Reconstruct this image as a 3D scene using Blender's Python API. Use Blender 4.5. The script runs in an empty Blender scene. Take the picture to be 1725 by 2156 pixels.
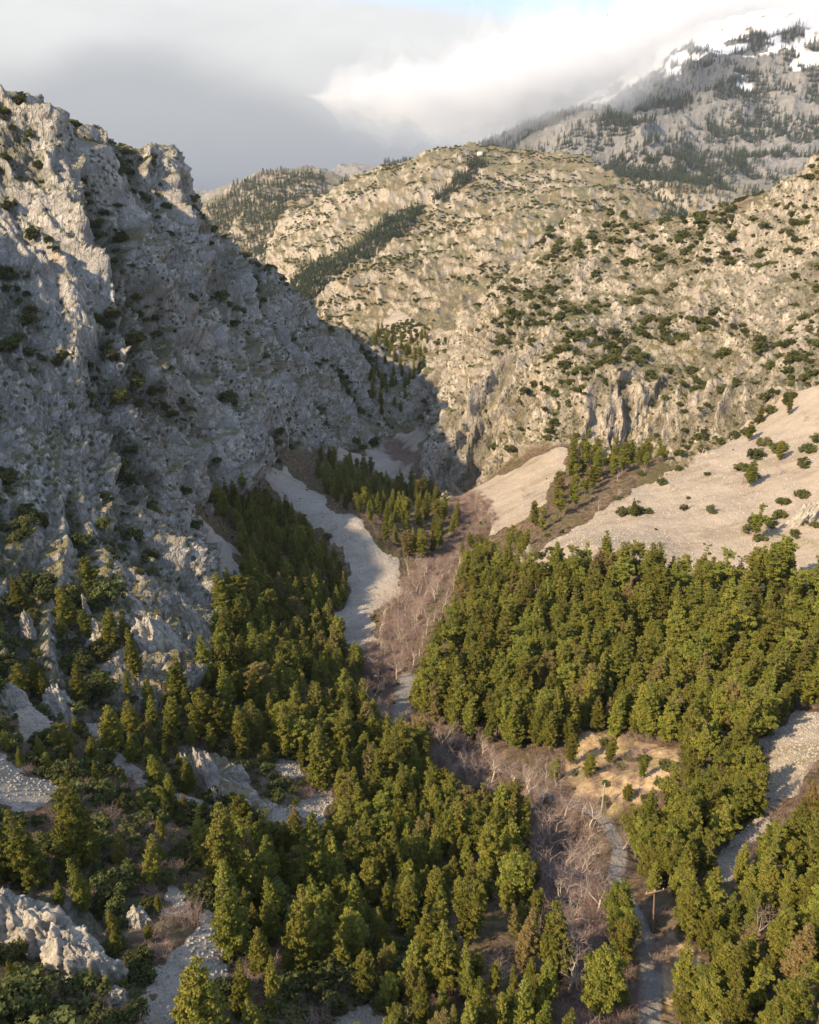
import bpy, math, random
import numpy as np
from mathutils import Vector, Matrix

C = bpy.context.scene
COL = C.collection
R = math.radians
random.seed(7)
rng = np.random.default_rng(7)

# ------------------------------------------------------------------ camera
W0, H0, FPX, PITCH = 1725.0, 2156.0, 1620.0, R(22.7)
CAM = np.array([0.0, 0.0, 0.0])          # heights are measured from the camera
cam = bpy.data.cameras.new('camera'); cam_ob = bpy.data.objects.new('camera', cam); COL.objects.link(cam_ob)
cam_ob.location = (0, 0, 0); cam_ob.rotation_euler = (math.pi/2 - PITCH, 0, 0)
cam.sensor_fit = 'VERTICAL'; cam.sensor_height = 24.0; cam.lens = 24.0*FPX/H0
cam.clip_start = 0.5; cam.clip_end = 30000
C.camera = cam_ob

# ------------------------------------------------------------------ light
SUN_AZ = R(240)      # direction TO the sun, clockwise from +Y (240 = left and a little behind the camera)
SUN_EL = R(36.5)
sun_dir = Vector((math.sin(SUN_AZ)*math.cos(SUN_EL), math.cos(SUN_AZ)*math.cos(SUN_EL), math.sin(SUN_EL)))
sl = bpy.data.lights.new('sun', 'SUN'); sl.energy = 4.9; sl.angle = R(1.0); sl.color = (1.0, 0.76, 0.48)
so = bpy.data.objects.new('sun', sl); COL.objects.link(so)
so.rotation_euler = sun_dir.to_track_quat('Z', 'Y').to_euler()
C.view_settings.view_transform = 'Standard'; C.view_settings.look = 'None'
C.view_settings.exposure = 0.95; C.view_settings.gamma = 1.0
C.render.engine = 'CYCLES'
C.cycles.max_bounces = 12; C.cycles.diffuse_bounces = 3; C.cycles.glossy_bounces = 1
C.cycles.transmission_bounces = 3; C.cycles.volume_bounces = 10; C.cycles.transparent_max_bounces = 32
C.cycles.use_denoising = True
C.cycles.caustics_reflective = False; C.cycles.caustics_refractive = False

# ------------------------------------------------------------------ node helper
class NT:
    def __init__(s, tree): s.t = tree; s.n = tree.nodes; s.l = tree.links
    def new(s, typ, **kw):
        n = s.n.new(typ)
        for k, v in kw.items():
            if k.startswith('_'): setattr(n, k[1:], v)
        for k, v in kw.items():
            if k.startswith('_'): continue
            key = k.replace('__', ' ')
            if key.startswith('i') and key[1:].isdigit(): sock = n.inputs[int(key[1:])]
            else: sock = n.inputs[key]
            if isinstance(v, bpy.types.NodeSocket): s.l.new(v, sock)
            else: sock.default_value = v
        return n
    def math(s, op, a, b=0.0, c=0.0, clamp=False):
        n = s.n.new('ShaderNodeMath'); n.operation = op; n.use_clamp = clamp
        for i, v in enumerate((a, b, c)):
            if isinstance(v, bpy.types.NodeSocket): s.l.new(v, n.inputs[i])
            else: n.inputs[i].default_value = v
        return n.outputs[0]
    def mix(s, fac, a, b, blend='MIX'):
        n = s.n.new('ShaderNodeMix'); n.data_type = 'RGBA'; n.blend_type = blend
        for i, v in ((0, fac), (6, a), (7, b)):
            if isinstance(v, bpy.types.NodeSocket): s.l.new(v, n.inputs[i])
            elif i and len(v) == 3: n.inputs[i].default_value = (*v, 1)
            else: n.inputs[i].default_value = v
        return n.outputs[2]
    def smooth(s, v, lo, hi, a=0.0, b=1.0):
        n = s.n.new('ShaderNodeMapRange'); n.interpolation_type = 'SMOOTHSTEP'
        for i, x in enumerate((v, lo, hi, a, b)):
            if isinstance(x, bpy.types.NodeSocket): s.l.new(x, n.inputs[i])
            else: n.inputs[i].default_value = x
        return n.outputs[0]
    def noise(s, vec, scale, detail=5, rough=0.55, dist=0.0, typ='FBM'):
        n = s.n.new('ShaderNodeTexNoise'); n.noise_type = typ
        s.l.new(vec, n.inputs['Vector'])
        n.inputs['Scale'].default_value = scale; n.inputs['Detail'].default_value = detail
        n.inputs['Roughness'].default_value = rough; n.inputs['Distortion'].default_value = dist
        return n.outputs['Fac']

# ------------------------------------------------------------------ world: blue sky with a bank of cloud
w = bpy.data.worlds.new('World'); C.world = w; w.use_nodes = True
wt = NT(w.node_tree); w.node_tree.nodes.clear()
sky = wt.new('ShaderNodeTexSky', _sky_type='NISHITA', _sun_disc=False, _sun_elevation=SUN_EL, _sun_rotation=SUN_AZ,
             _air_density=1.0, _dust_density=1.0)
tc = wt.new('ShaderNodeTexCoord')
sep = wt.new('ShaderNodeSeparateXYZ', Vector=tc.outputs['Generated'])
dx, dy, dz = sep.outputs
az = wt.math('MULTIPLY', wt.math('ARCTAN2', dx, dy), 57.2958)          # degrees right of +Y
el = wt.math('MULTIPLY', wt.math('ARCSINE', dz), 57.2958)
comb = wt.new('ShaderNodeCombineXYZ', X=wt.math('MULTIPLY', az, 0.05), Y=wt.math('MULTIPLY', el, 0.16), Z=0.0)
n1 = wt.noise(comb.outputs[0], 1.6, 5, 0.5, 0.2)
n2 = wt.noise(comb.outputs[0], 4.0, 5, 0.55, 0.3)
nn = wt.math('ADD', wt.math('MULTIPLY', wt.math('SUBTRACT', n1, 0.5), 2.2), wt.math('MULTIPLY', wt.math('SUBTRACT', n2, 0.5), 0.8))
def curve_az(pts, lo=-40.0, hi=40.0, vlo=-10.0, vhi=30.0):
    'elevation (degrees) as a function of azimuth'
    n = wt.n.new('ShaderNodeFloatCurve')
    wt.l.new(wt.math('DIVIDE', wt.math('SUBTRACT', az, lo), hi-lo, clamp=True), n.inputs['Value'])
    c = n.mapping.curves[0]
    pts = [((a-lo)/(hi-lo), (v-vlo)/(vhi-vlo)) for a, v in pts]
    c.points[0].location = pts[0]; c.points[1].location = pts[-1]
    for p in pts[1:-1]: c.points.new(*p)
    n.mapping.update()
    return wt.math('ADD', wt.math('MULTIPLY', n.outputs[0], vhi-vlo), vlo)
def dirs(pts):
    'photo point -> (azimuth, elevation) in degrees'
    out = []
    for px, py in pts:
        u = (px-W0/2)/FPX; v = (H0/2-py)/FPX; c, s_ = math.cos(PITCH), math.sin(PITCH)
        d = Vector((u, c+v*s_, -s_+v*c)).normalized()
        out.append((math.degrees(math.atan2(d.x, d.y)), math.degrees(math.asin(d.z))))
    return out
top = curve_az([(-40, 14)]+dirs([(100,-60),(600,-30),(860,-5),(1000,14),(1150,24),(1300,33),(1400,20),(1480,5),(1600,-40)])+[(40, 18)])
d_top = wt.math('SUBTRACT', wt.math('ADD', top, wt.math('MULTIPLY', nn, 0.35)), el)     # >0 inside the cloud
cloud = wt.smooth(d_top, -0.25, 0.9)
sh = curve_az([(-40, 6.5)]+dirs([(0,130),(90,105),(170,68),(250,58),(350,68),(430,100),(560,145),(700,200),(850,245),(1000,270),(1150,290)])+[(40, 2.0)])
d_sh = wt.math('SUBTRACT', wt.math('ADD', sh, wt.math('MULTIPLY', nn, 0.9)), el)        # >0 in the shaded body
shade = wt.smooth(d_sh, -0.7, 2.8)
low = wt.smooth(el, -1.5, 6.0)
white = wt.mix(wt.smooth(d_top, 0.2, 7.0), (0.86, 0.86, 0.86), (0.68, 0.675, 0.665))
white = wt.mix(wt.math('MULTIPLY', wt.smooth(nn, -0.5, 0.9), 0.42), white, (0.52, 0.52, 0.53))
grey = wt.mix(low, (0.28, 0.30, 0.35), (0.43, 0.44, 0.47))
ccol = wt.mix(shade, white, grey)
base = wt.mix(wt.smooth(el, -3.2, 1.6), (0.11, 0.15, 0.25), (1, 1, 1), 'MIX')
ccol = wt.mix(wt.smooth(el, -3.0, 1.6), (0.13, 0.17, 0.27), ccol)
side = wt.math('MULTIPLY', wt.smooth(wt.math('ABSOLUTE', az), 60, 90, 1, 0.0), cloud)    # the bank lies ahead only
skyc = wt.new('ShaderNodeVectorMath', _operation='SCALE', i0=sky.outputs[0]); skyc.inputs['Scale'].default_value = 0.15
exp_inv = 0.53
cs = wt.new('ShaderNodeVectorMath', _operation='SCALE', i0=ccol); cs.inputs['Scale'].default_value = exp_inv
wisp = wt.smooth(nn, -0.6, 1.0, 0.45, 0.8)
skyw = wt.mix(wisp, skyc.outputs[0], (0.34, 0.41, 0.53))
fin = wt.mix(side, skyw, cs.outputs[0])
bg = wt.new('ShaderNodeBackground', Color=fin, Strength=1.0)
wo = wt.new('ShaderNodeOutputWorld', Surface=bg.outputs[0])

# ------------------------------------------------------------------ photo point -> direction
def pdir(px, py):
    u = (np.asarray(px, float)-W0/2)/FPX; v = (H0/2-np.asarray(py, float))/FPX
    c, s = math.cos(PITCH), math.sin(PITCH)
    return np.stack([u, c+v*s, -s+v*c], -1)
def pproj(P):
    P = np.asarray(P, float); c, s = math.cos(PITCH), math.sin(PITCH)
    f = P[..., 1]*c-P[..., 2]*s; up = P[..., 1]*s+P[..., 2]*c
    f = np.where(f > 1e-3, f, 1e-3)
    return W0/2+FPX*P[..., 0]/f, H0/2-FPX*up/f, f
def pY(px, py, Y):
    d = pdir(px, py); return d*(Y/d[1])

# ------------------------------------------------------------------ noise
_perm = np.random.RandomState(3).permutation(4096).astype(np.int32)
_perm = np.concatenate([_perm, _perm, _perm[:16]])
_g = np.random.RandomState(5).normal(size=(4096, 3)); _g /= np.linalg.norm(_g, axis=1)[:, None]; _g = _g.astype(np.float32)
def perlin(x, y, z):
    x = np.asarray(x, np.float32); y = np.asarray(y, np.float32); z = np.asarray(z, np.float32)
    xi = np.floor(x).astype(np.int32); yi = np.floor(y).astype(np.int32); zi = np.floor(z).astype(np.int32)
    xf, yf, zf = x-xi, y-yi, z-zi
    xi &= 4095; yi &= 4095; zi &= 4095
    u = xf*xf*xf*(xf*(xf*6-15)+10); v = yf*yf*yf*(yf*(yf*6-15)+10); ww = zf*zf*zf*(zf*(zf*6-15)+10)
    out = 0
    for a in (0, 1):
        pa = _perm[(xi+a) & 4095]; wa = u if a else 1-u
        for b in (0, 1):
            pb = _perm[(pa+yi+b) & 4095]; wb = v if b else 1-v
            for c in (0, 1):
                g = _g[_perm[(pb+zi+c) & 4095]]; wc = ww if c else 1-ww
                out = out+wa*wb*wc*(g[..., 0]*(xf-a)+g[..., 1]*(yf-b)+g[..., 2]*(zf-c))
    return out*1.5
def fbm(x, y, z, oct=4, gain=0.5, lac=2.03):
    s, a = 0, 1.0
    for i in range(oct):
        s = s+a*perlin(x+i*17.3, y-i*9.1, z+i*5.7); a *= gain; x, y, z = x*lac, y*lac, z*lac
    return s
def cells(x, y, z, want_edge=True):
    'blocky joints: random value of the nearest cell, and closeness to its edge'
    xi = np.floor(x).astype(np.int32); yi = np.floor(y).astype(np.int32); zi = np.floor(z).astype(np.int32)
    f1 = np.full(x.shape, 9., np.float32); f2 = f1.copy(); val = np.zeros(x.shape, np.float32)
    for a in (-1, 0, 1):
        pa = _perm[(xi+a) & 4095]
        for b in (-1, 0, 1):
            pb = _perm[(pa+yi+b) & 4095]
            for c in (-1, 0, 1):
                h = _perm[(pb+zi+c) & 4095]; g = _g[h]
                d = (xi+a+.5+g[..., 0]*.45-x)**2+(yi+b+.5+g[..., 1]*.45-y)**2+(zi+c+.5+g[..., 2]*.45-z)**2
                n = d < f1
                f2 = np.where(n, f1, np.minimum(f2, d)); val = np.where(n, (h & 255)/255., val); f1 = np.where(n, d, f1)
    return val, np.sqrt(f2)-np.sqrt(f1)
def ridged(x, y, z, oct=4, gain=0.5, lac=2.03):
    s, a, tot, prev = 0, 1.0, 0, 1.0
    for i in range(oct):
        r = 1-np.abs(perlin(x+i*13.7, y+i*7.9, z-i*3.3))*1.6; r = r*r*np.sign(r)
        s = s+a*r*prev; prev = np.clip(r, 0, 1)*0.6+0.4; tot += a; a *= gain; x, y, z = x*lac, y*lac, z*lac
    return s/tot
def sstep(x, a, b):
    t = np.clip((x-a)/(b-a), 0, 1); return t*t*(3-2*t)

# ------------------------------------------------------------------ landform: scattered heights -> smooth surface
class Field:
    def __init__(s, pts, c, lam=0.0):
        P = np.array(pts, float); s.c = c; s.xy = P[:, :2]
        z = P[:, 2]; n = len(P)
        D = np.sqrt(((s.xy[:, None]-s.xy[None])**2).sum(-1)+c*c)
        A = np.zeros((n+3, n+3)); A[:n, :n] = -D-lam*np.eye(n)
        Q = np.c_[np.ones(n), s.xy/1000]; A[:n, n:] = Q; A[n:, :n] = Q.T
        s.w = np.linalg.solve(A, np.r_[z, 0, 0, 0])
    def __call__(s, x, y):
        shp = x.shape; x = x.ravel(); y = y.ravel(); out = np.empty(x.size)
        n = len(s.xy)
        for i in range(0, x.size, 200000):
            a, b = x[i:i+200000], y[i:i+200000]
            D = np.sqrt((a[:, None]-s.xy[None, :, 0])**2+(b[:, None]-s.xy[None, :, 1])**2+s.c*s.c)
            out[i:i+200000] = -D@s.w[:n]+s.w[n]+s.w[n+1]*a/1000+s.w[n+2]*b/1000
        return out.reshape(shp)
def F(img, wld, c, lam=0.0): return Field([tuple(pY(*p)) for p in img]+list(wld), c, lam)

near_img = [
 # valley floor and the stream
 (1365,2156,43),(1245,2156,44),(1200,1920,60),(1290,1780,82),(1150,1750,88),(1000,1640,108),(840,1480,148),(850,1330,190),
 (900,1180,263),(990,1090,300),(850,1010,400),(830,950,455),(860,870,590),
 # bottom, left to right
 (600,2156,42),(0,2156,37),(300,2100,42),(900,2156,44),(1725,2156,38),(1550,2156,41),
 (600,1850,69),(300,1850,58),(0,1850,55),(900,1850,72),(150,1950,51),
 (300,1600,92),(0,1600,74),(600,1600,105),(450,1480,122),
 (0,1300,120),(250,1300,136),(440,1350,152),(620,1350,185),(700,1500,138),
 # left wall, near spur
 (0,1000,180),(120,1130,165),(200,1000,200),(350,1150,190),(280,850,245),(380,1060,228),(0,800,220),(0,600,262),(150,700,255),(100,480,300),
 (0,400,310),(0,228,345),(90,238,356),(112,280,380),(180,420,330),(300,760,268),
 (450,1200,212),(500,1130,245),(640,1260,225),(720,1330,205),
 # left wall, main face
 (530,1050,290),(460,880,312),(400,700,345),(300,560,368),(225,430,395),(330,470,410),(220,295,475),(330,320,480),(380,372,476),(422,450,478),(300,370,440),(160,340,400),
 (450,500,505),(570,568,560),(640,660,610),(740,690,660),(540,700,455),(600,850,400),(560,960,335),(680,900,425),(760,850,500),(800,930,470),(860,755,640),(510,960,305),
 (650,1050,300),(740,1110,268),(820,1220,245),(700,1150,262),
 # right side
 (1060,1180,235),(960,1040,350),(1000,1000,385),(1130,1080,265),(1200,1150,205),(1300,1150,200),(1400,1090,232),(1600,1000,250),
 (1725,820,300),(1725,1000,235),(1725,1200,178),(1450,1200,193),(1190,950,330),(1400,960,300),
 (1300,1400,142),(1500,1400,135),(1725,1400,128),(1050,1400,150),(1150,1550,118),(1260,1620,102),(1400,1640,92),(1550,1640,90),(1725,1600,88),
 (1725,1850,60),(1550,1850,63),(1400,1850,66),
 (1300,930,345),(1300,850,352),(1480,930,322),(1480,850,338),(1150,800,385),(1000,850,400),(950,950,392),(940,860,430),(1350,760,382),(1500,700,395),(1650,700,370),(1650,560,430),(1725,480,440),
 (1725,335,500),(1660,390,530),(1600,440,590),(1460,470,610),(1330,470,600),(1230,450,620),(1180,480,600),(1060,590,560),(1200,620,480),(1350,600,470),
 (1020,700,455),(935,765,500),(900,870,490),(960,710,500),
]
near_wld = [(-165,175,0),(-215,150,27),(-200,230,32)]+[tuple(pY(*p)) for p in [(-260,2156,36),(-260,1850,51),(-260,1600,66),(-260,1300,105),(-260,1000,158),(-260,800,198),(-260,600,242),(-260,400,300),(-260,232,330)]]+[  # unseen ground; its left ridge is raised to shade the lower left
 (-10,-60,-52),(60,-60,-55),(150,-40,-55),(-90,-60,-35),(-150,-100,-5),(-150,20,-28),(-200,60,8),(-260,30,68),(-250,-80,74),(-260,150,52),(-330,80,90),(-330,-120,95),(-350,260,100),(-430,0,70),
 (-330,460,70),(-420,520,70),(-420,250,80),
 (110,60,-62),(180,120,-62),(240,220,-40),(330,320,20),(420,500,90),
 (-420,700,40),(-300,700,-40),(-210,620,-60),(-120,720,-130),(-260,560,5),(-260,800,-90),(-120,860,-150),(0,800,-210),(60,760,-190),(160,800,-130),(280,800,-100),(420,800,-60),(0,1200,-340),(-300,1300,-300),(400,1300,-260),
 (0,-400,-40),(-500,-300,80),(400,-200,20),(-500,200,90)]
hill_img = [(870,700,760),(905,750,700),(860,740,720),(800,690,850),(700,640,1000),(640,600,1100),(720,600,1040),(900,600,1000),(1040,600,980),(800,560,1080),
 (900,520,1200),(620,560,1250),(560,540,1450),(700,480,1380),(740,430,1480),(760,380,1560),(790,350,1650),(900,325,1750),(1010,308,1850),(1100,330,1750),(1200,318,1800),
 (1290,370,1600),(1360,410,1500),(1450,462,1400),(1060,400,1450),(1150,440,1300),(1250,450,1250),(1000,470,1250),(1080,360,1550),(960,400,1450),(960,560,1050),(880,450,1400),
 (1000,650,880),(950,680,820),(1070,490,1150)]
hill_wld = [(-400,1300,-330),(-700,1700,-380),(0,600,-330),(300,900,-200),(700,1300,-200),(-100,2100,-40),(200,2200,-20),(500,2100,-120),(800,1700,-260),(800,2300,-300),(0,2600,-200),(-400,2300,-300)]
left_img = [(430,442,2000),(470,415,2100),(510,385,2200),(560,362,2250),(610,352,2300),(650,352,2300),(700,368,2250),(740,385,2200),(600,420,2000),(520,450,1900),(560,530,1700),(480,490,1800),(680,430,1900),(640,500,1700)]
left_wld = [(-2800,5600,-400),(-1200,5500,-350),(0,5500,-350),(1500,5500,-350),(-1500,3500,-300),(600,3500,-300),(-1200,2200,-250),(-700,2800,-150),(-200,2800,-100),(-200,1400,-420),(-900,1500,-450),(0,2200,-150)]
far_img = [(1300,350,2400),(1200,300,2500),(1210,262,2550),(1330,270,2500),(1330,320,2350),(1420,340,2250),(1500,395,2100),(1400,420,1950),(1500,445,1900),(1560,430,1950),(1620,400,2100),(1725,340,2300),
 (1060,290,2900),(1160,250,2900),(1370,200,3000),(1405,150,3100),(1450,100,3250),(1530,62,3400),(1620,55,3450),(1725,20,3600),(1500,200,2800),(1600,250,2700),(1600,330,2450),(1450,300,2550),(1700,200,2800),
 (1300,245,2850),(400,425,4300),(600,410,4400),(850,390,4300),(250,420,4000),(500,440,3300),(850,380,3700),(690,358,3200),(760,350,3300),(900,350,3400),(1000,335,3300),(1240,232,3050),(1310,212,3050),(1120,262,3000),(1355,185,3050)]
far_wld = [(900,1500,-420),(1500,2000,-200),(2500,2500,300),(1200,4200,650),(2200,4300,850),(500,4000,50),(900,4000,200),(700,3500,150),(1000,3500,420),(-300,4800,-300),(-1500,4500,-200),(0,2400,-420),(-600,2600,-420),(1800,3300,800),(400,1700,-420)]
f_near = F(near_img, near_wld, 9.0, 0.4); f_hill = F(hill_img, hill_wld, 40.0, 1.0); f_left = F(left_img, left_wld, 60.0, 1.0); f_far = F(far_img, far_wld, 60.0, 1.0)

# ------------------------------------------------------------------ polar grid of ground points, dense where the gorge lies
NR, NA = 1500, 1250
def build_axes(nr, na):
    r = np.exp(np.concatenate([np.linspace(math.log(10), math.log(30), 20, endpoint=False),
                               np.linspace(math.log(30), math.log(750), int(nr*0.72), endpoint=False),
                               np.linspace(math.log(750), math.log(5200), nr-int(nr*0.72)-20)]))
    dense = np.linspace(-40, 40, na-90, endpoint=False)
    rest = np.linspace(40, 320, 90)
    return r, np.concatenate([dense, rest])*math.pi/180
def base_height(x, y):
    z = f_near(x, y)
    r = np.hypot(x, y)
    z1 = np.where(r > 1500, -900, z)
    zh = f_hill(x, y); zl = f_left(x, y); zf = f_far(x, y)
    m = y > 450
    z2 = np.where(m, np.maximum(np.maximum(zh, zl), zf), -900)
    # gentle falloff of the near layer beyond its ridges
    z1 = np.where(r > 900, z1-(r-900)*0.35, z1)
    return np.maximum(np.maximum(z1, z2), -460.0)
def base_fast(x, y, coarse=(420, 360)):
    'evaluate on a coarse polar grid, then interpolate'
    r = np.exp(np.linspace(math.log(9), math.log(5400), coarse[0]))
    a = np.concatenate([np.linspace(-42, 42, coarse[1]-60, endpoint=False), np.linspace(42, 318, 61)])*math.pi/180
    rr, aa = np.meshgrid(r, a, indexing='ij')
    g = base_height(rr*np.sin(aa), rr*np.cos(aa))
    R0 = np.hypot(x, y); A0 = np.arctan2(x, y); A0 = np.where(A0 < a[0], A0+2*math.pi, A0)
    fi = np.interp(np.log(R0), np.log(r), np.arange(len(r))); fj = np.interp(A0, a, np.arange(len(a)))
    i = np.minimum(fi.astype(int), len(r)-2); j = np.minimum(fj.astype(int), len(a)-2); u = fi-i; v = fj-j
    return (g[i, j]*(1-u)*(1-v)+g[i+1, j]*u*(1-v)+g[i, j+1]*(1-u)*v+g[i+1, j+1]*u*v)

RA, AA = build_axes(NR, NA)
RR, AZ = np.meshgrid(RA, AA, indexing='ij')
X = RR*np.sin(AZ); Y = RR*np.cos(AZ)
Z = base_fast(X, Y)

# march photo rays onto the base ground, to place outlines and plants on the land
_kr = np.exp(np.linspace(math.log(12), math.log(5000), 900))
def ground(px, py):
    px = np.atleast_1d(np.asarray(px, float)); py = np.atleast_1d(np.asarray(py, float))
    d = pdir(px, py); h = np.hypot(d[:, 0], d[:, 1])
    t = _kr[None, :]/h[:, None]
    x = d[:, 0:1]*t; y = d[:, 1:2]*t; z = d[:, 2:3]*t
    g = zgrid(x, y)
    below = z < g
    k = np.argmax(below, 1); hit = below.any(1) & (k > 0); k = np.maximum(k, 1)
    i = np.arange(len(px)); a = (z-g)[i, k-1]; b = (z-g)[i, k]; f = a/(a-b+1e-9)
    tt = t[i, k-1]*(1-f)+t[i, k]*f
    P = d*tt[:, None]; P[~hit] = np.nan
    return P
_la = np.log(RA)
def grid_ij(x, y):
    r = np.hypot(x, y); a = np.arctan2(x, y); a = np.where(a < AA[0], a+2*math.pi, a)
    return np.interp(np.log(np.maximum(r, 1e-3)), _la, np.arange(NR)), np.interp(a, AA, np.arange(NA))
ZG = Z
def zgrid(x, y):
    fi, fj = grid_ij(x, y); i = np.minimum(fi.astype(int), NR-2); j = np.minimum(fj.astype(int), NA-2); u = fi-i; v = fj-j
    return ZG[i, j]*(1-u)*(1-v)+ZG[i+1, j]*u*(1-v)+ZG[i, j+1]*(1-u)*v+ZG[i+1, j+1]*u*v

def poly_xy(pts):
    p = ground([a for a, b in pts], [b for a, b in pts]); return p[~np.isnan(p[:, 0])][:, :2]
def inside(poly, x, y):
    out = np.zeros(x.shape, bool); n = len(poly)
    m = (x >= poly[:, 0].min()-1) & (x <= poly[:, 0].max()+1) & (y >= poly[:, 1].min()-1) & (y <= poly[:, 1].max()+1)
    xx, yy = x[m], y[m]; o = np.zeros(xx.shape, bool)
    for i in range(n):
        x0, y0 = poly[i]; x1, y1 = poly[(i+1) % n]
        if y0 == y1: continue
        c = ((y0 > yy) != (y1 > yy)) & (xx < (x1-x0)*(yy-y0)/(y1-y0)+x0); o ^= c
    out[m] = o
    return out
def dist_line(line, x, y):
    d = np.full(x.shape, 1e9)
    for i in range(len(line)-1):
        ax, ay = line[i][:2]; bx, by = line[i+1][:2]
        vx, vy = bx-ax, by-ay; L = vx*vx+vy*vy+1e-9
        t = np.clip(((x-ax)*vx+(y-ay)*vy)/L, 0, 1)
        d = np.minimum(d, np.hypot(x-ax-t*vx, y-ay-t*vy))
    return d
# ------------------------------------------------------------------ where rock, scree, soil and road lie (outlines on the land)
P_ = {}
P_['rockL'] = [(-300,225),(0,215),(100,232),(330,312),(425,440),(575,560),(745,685),(870,750),(885,850),(800,945),(680,950),(590,945),(545,1000),(540,1065),(470,1060),(400,1075),(420,1100),(455,1200),(455,1400),(400,1480),(280,1500),(240,1560),(120,1520),(-300,1500)]
P_['rockR'] = [(2000,200),(1725,300),(1650,370),(1595,430),(1460,458),(1250,440),(1180,470),(1045,585),(960,690),(880,780),(870,880),(890,960),(890,1040),(950,1060),(990,1000),(1190,940),(1240,925),(1400,960),(1420,990),(1500,950),(1640,850),(1725,800),(2000,700)]
P_['rockN1'] = [(360,1580),(400,1565),(470,1600),(560,1690),(620,1690),(640,1760),(560,1780),(470,1720),(440,1660),(380,1630)]
P_['rockN2'] = [(-200,1830),(40,1850),(130,1900),(220,1960),(275,2090),(230,2130),(150,2050),(60,2000),(-200,1990)]
P_['rockN3'] = [(170,1880),(330,1900),(350,1960),(260,1960),(200,1920)]
P_['rockN4'] = [(1060,1190),(1100,1150),(1110,1180),(1080,1230)]
P_['rockN5'] = [(1660,1110),(1725,1050),(1800,1000),(1800,1060),(1725,1110),(1670,1150)]
P_['rockN6'] = [(900,980),(960,950),(960,1040),(930,1080),(890,1050)]
SCREE = {
 's1': [(560,975),(610,985),(690,1050),(700,1075),(760,1095),(800,1150),(830,1190),(835,1250),(790,1290),(775,1370),(725,1345),(712,1290),(748,1230),(722,1165),(668,1110),(605,1055),(555,1000)],
 's1b': [(415,1100),(455,1125),(505,1165),(510,1205),(460,1200),(420,1150)],
 's1c': [(700,930),(770,960),(840,1000),(830,1020),(760,985),(690,960)],
 's2': [(1085,1240),(1095,1190),(1150,1150),(1235,1095),(1330,1035),(1420,990),(1500,950),(1560,900),(1640,850),(1725,800),(1900,720),(1900,1215),(1725,1225),(1640,1240),(1440,1225),(1330,1215),(1240,1190),(1130,1230)],
 's3': [(925,1035),(960,985),(1060,1000),(1195,945),(1185,985),(1140,1060),(1100,1105),(1040,1115),(985,1065)],
 's4': [(775,940),(830,915),(895,885),(890,935),(850,965),(880,1010),(850,1020),(770,965)],
 's5': [(1690,1490),(1740,1500),(1900,1540),(1900,1600),(1725,1600),(1700,1660),(1640,1700),(1600,1765),(1550,1810),(1545,1860),(1520,1860),(1500,1800),(1560,1740),(1610,1680),(1625,1610),(1590,1560),(1640,1535)],
 's6': [(440,1890),(485,1990),(480,2060),(430,2080),(390,2200),(310,2200),(315,2040),(390,1980)],
 's7': [(340,1860),(395,1875),(375,1935),(345,1925)],
 's8': [(620,1720),(660,1650),(705,1665),(700,1710),(665,1745)],
 's9': [(-100,1590),(30,1600),(60,1640),(125,1640),(115,1690),(50,1710),(20,1690),(-100,1680)],
 's10': [(190,1490),(220,1545),(305,1630),(300,1665),(235,1610),(180,1530)],
 's11': [(360,1660),(440,1680),(450,1720),(380,1715)],
 's12': [(640,1780),(590,1780),(560,1740),(600,1700),(620,1740)],
 's13': [(840,650),(790,690),(860,720),(900,690),(870,670)],
 's14': [(570,1590),(640,1600),(640,1640),(590,1640)],
 's15': [(0,1740),(60,1745),(70,1790),(0,1800)],
 's16': [(700,2150),(760,2110),(830,2150),(800,2230),(700,2230)],
 's17': [(20,1500),(60,1480),(130,1520),(100,1560),(30,1560)],
}
DIRT = {
 'bank': [(1190,1550),(1280,1540),(1330,1560),(1420,1590),(1420,1640),(1350,1700),(1290,1730),(1220,1700),(1190,1620)],
 'bank2': [(1380,2000),(1420,1960),(1480,2040),(1400,2110),(1385,2060)],
}
jit = lambda s, k: perlin(X/k, Y/k, 0*X+s)*k*0.55+perlin(X/(k*.3), Y/(k*.3), 0*X+s+5)*k*0.2
ks = np.clip(RR/100, 0.6, 8)
jx = (perlin(X/9, Y/9, 0*X+1)*3+perlin(X/2.6, Y/2.6, 0*X+2)*1.3)*np.clip(RR/150, .7, 2.5)
jy = (perlin(X/9, Y/9, 0*X+3)*3+perlin(X/2.6, Y/2.6, 0*X+4)*1.3)*np.clip(RR/150, .7, 2.5)
def blur(M, n=2):
    for _ in range(n):
        A = M.copy(); A[1:-1] = (M[:-2]+2*M[1:-1]+M[2:])/4; M = A.copy(); M[:, 1:-1] = (A[:, :-2]+2*A[:, 1:-1]+A[:, 2:])/4
    return M
POLYW = {k: poly_xy(v) for k, v in list(P_.items())+list(SCREE.items())+list(DIRT.items())}
near = RR < 1100
rock = np.zeros(X.shape); scree = np.zeros(X.shape); dirt = np.zeros(X.shape)
for k in P_: rock[inside(POLYW[k], X+jx, Y+jy)] = 1
_lat = (X < -60) & (np.abs(AZ) > R(30)) & (RR < 900)
rock[(AZ > R(30)) & (AZ < R(60)) & (RR > 330) & near] = 1
rock[((AZ < R(-30)) | (AZ > R(280))) & (RR > 120) & near] = 1
rock[(RR > 560) & near & (scree < 1)] = np.maximum(rock, 0.85)[(RR > 560) & near & (scree < 1)]
rock[RR >= 1100] = 0.9
jh = perlin(X/1.1, Y/1.1, 0*X+9)*.9
for k in SCREE: scree[inside(POLYW[k], X+jx*.9+jh, Y+jy*.9+jh)] = 1
for k in DIRT: dirt[inside(POLYW[k], X+jx*.8, Y+jy*.8)] = 1
rock = rock*(1-scree)
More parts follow.
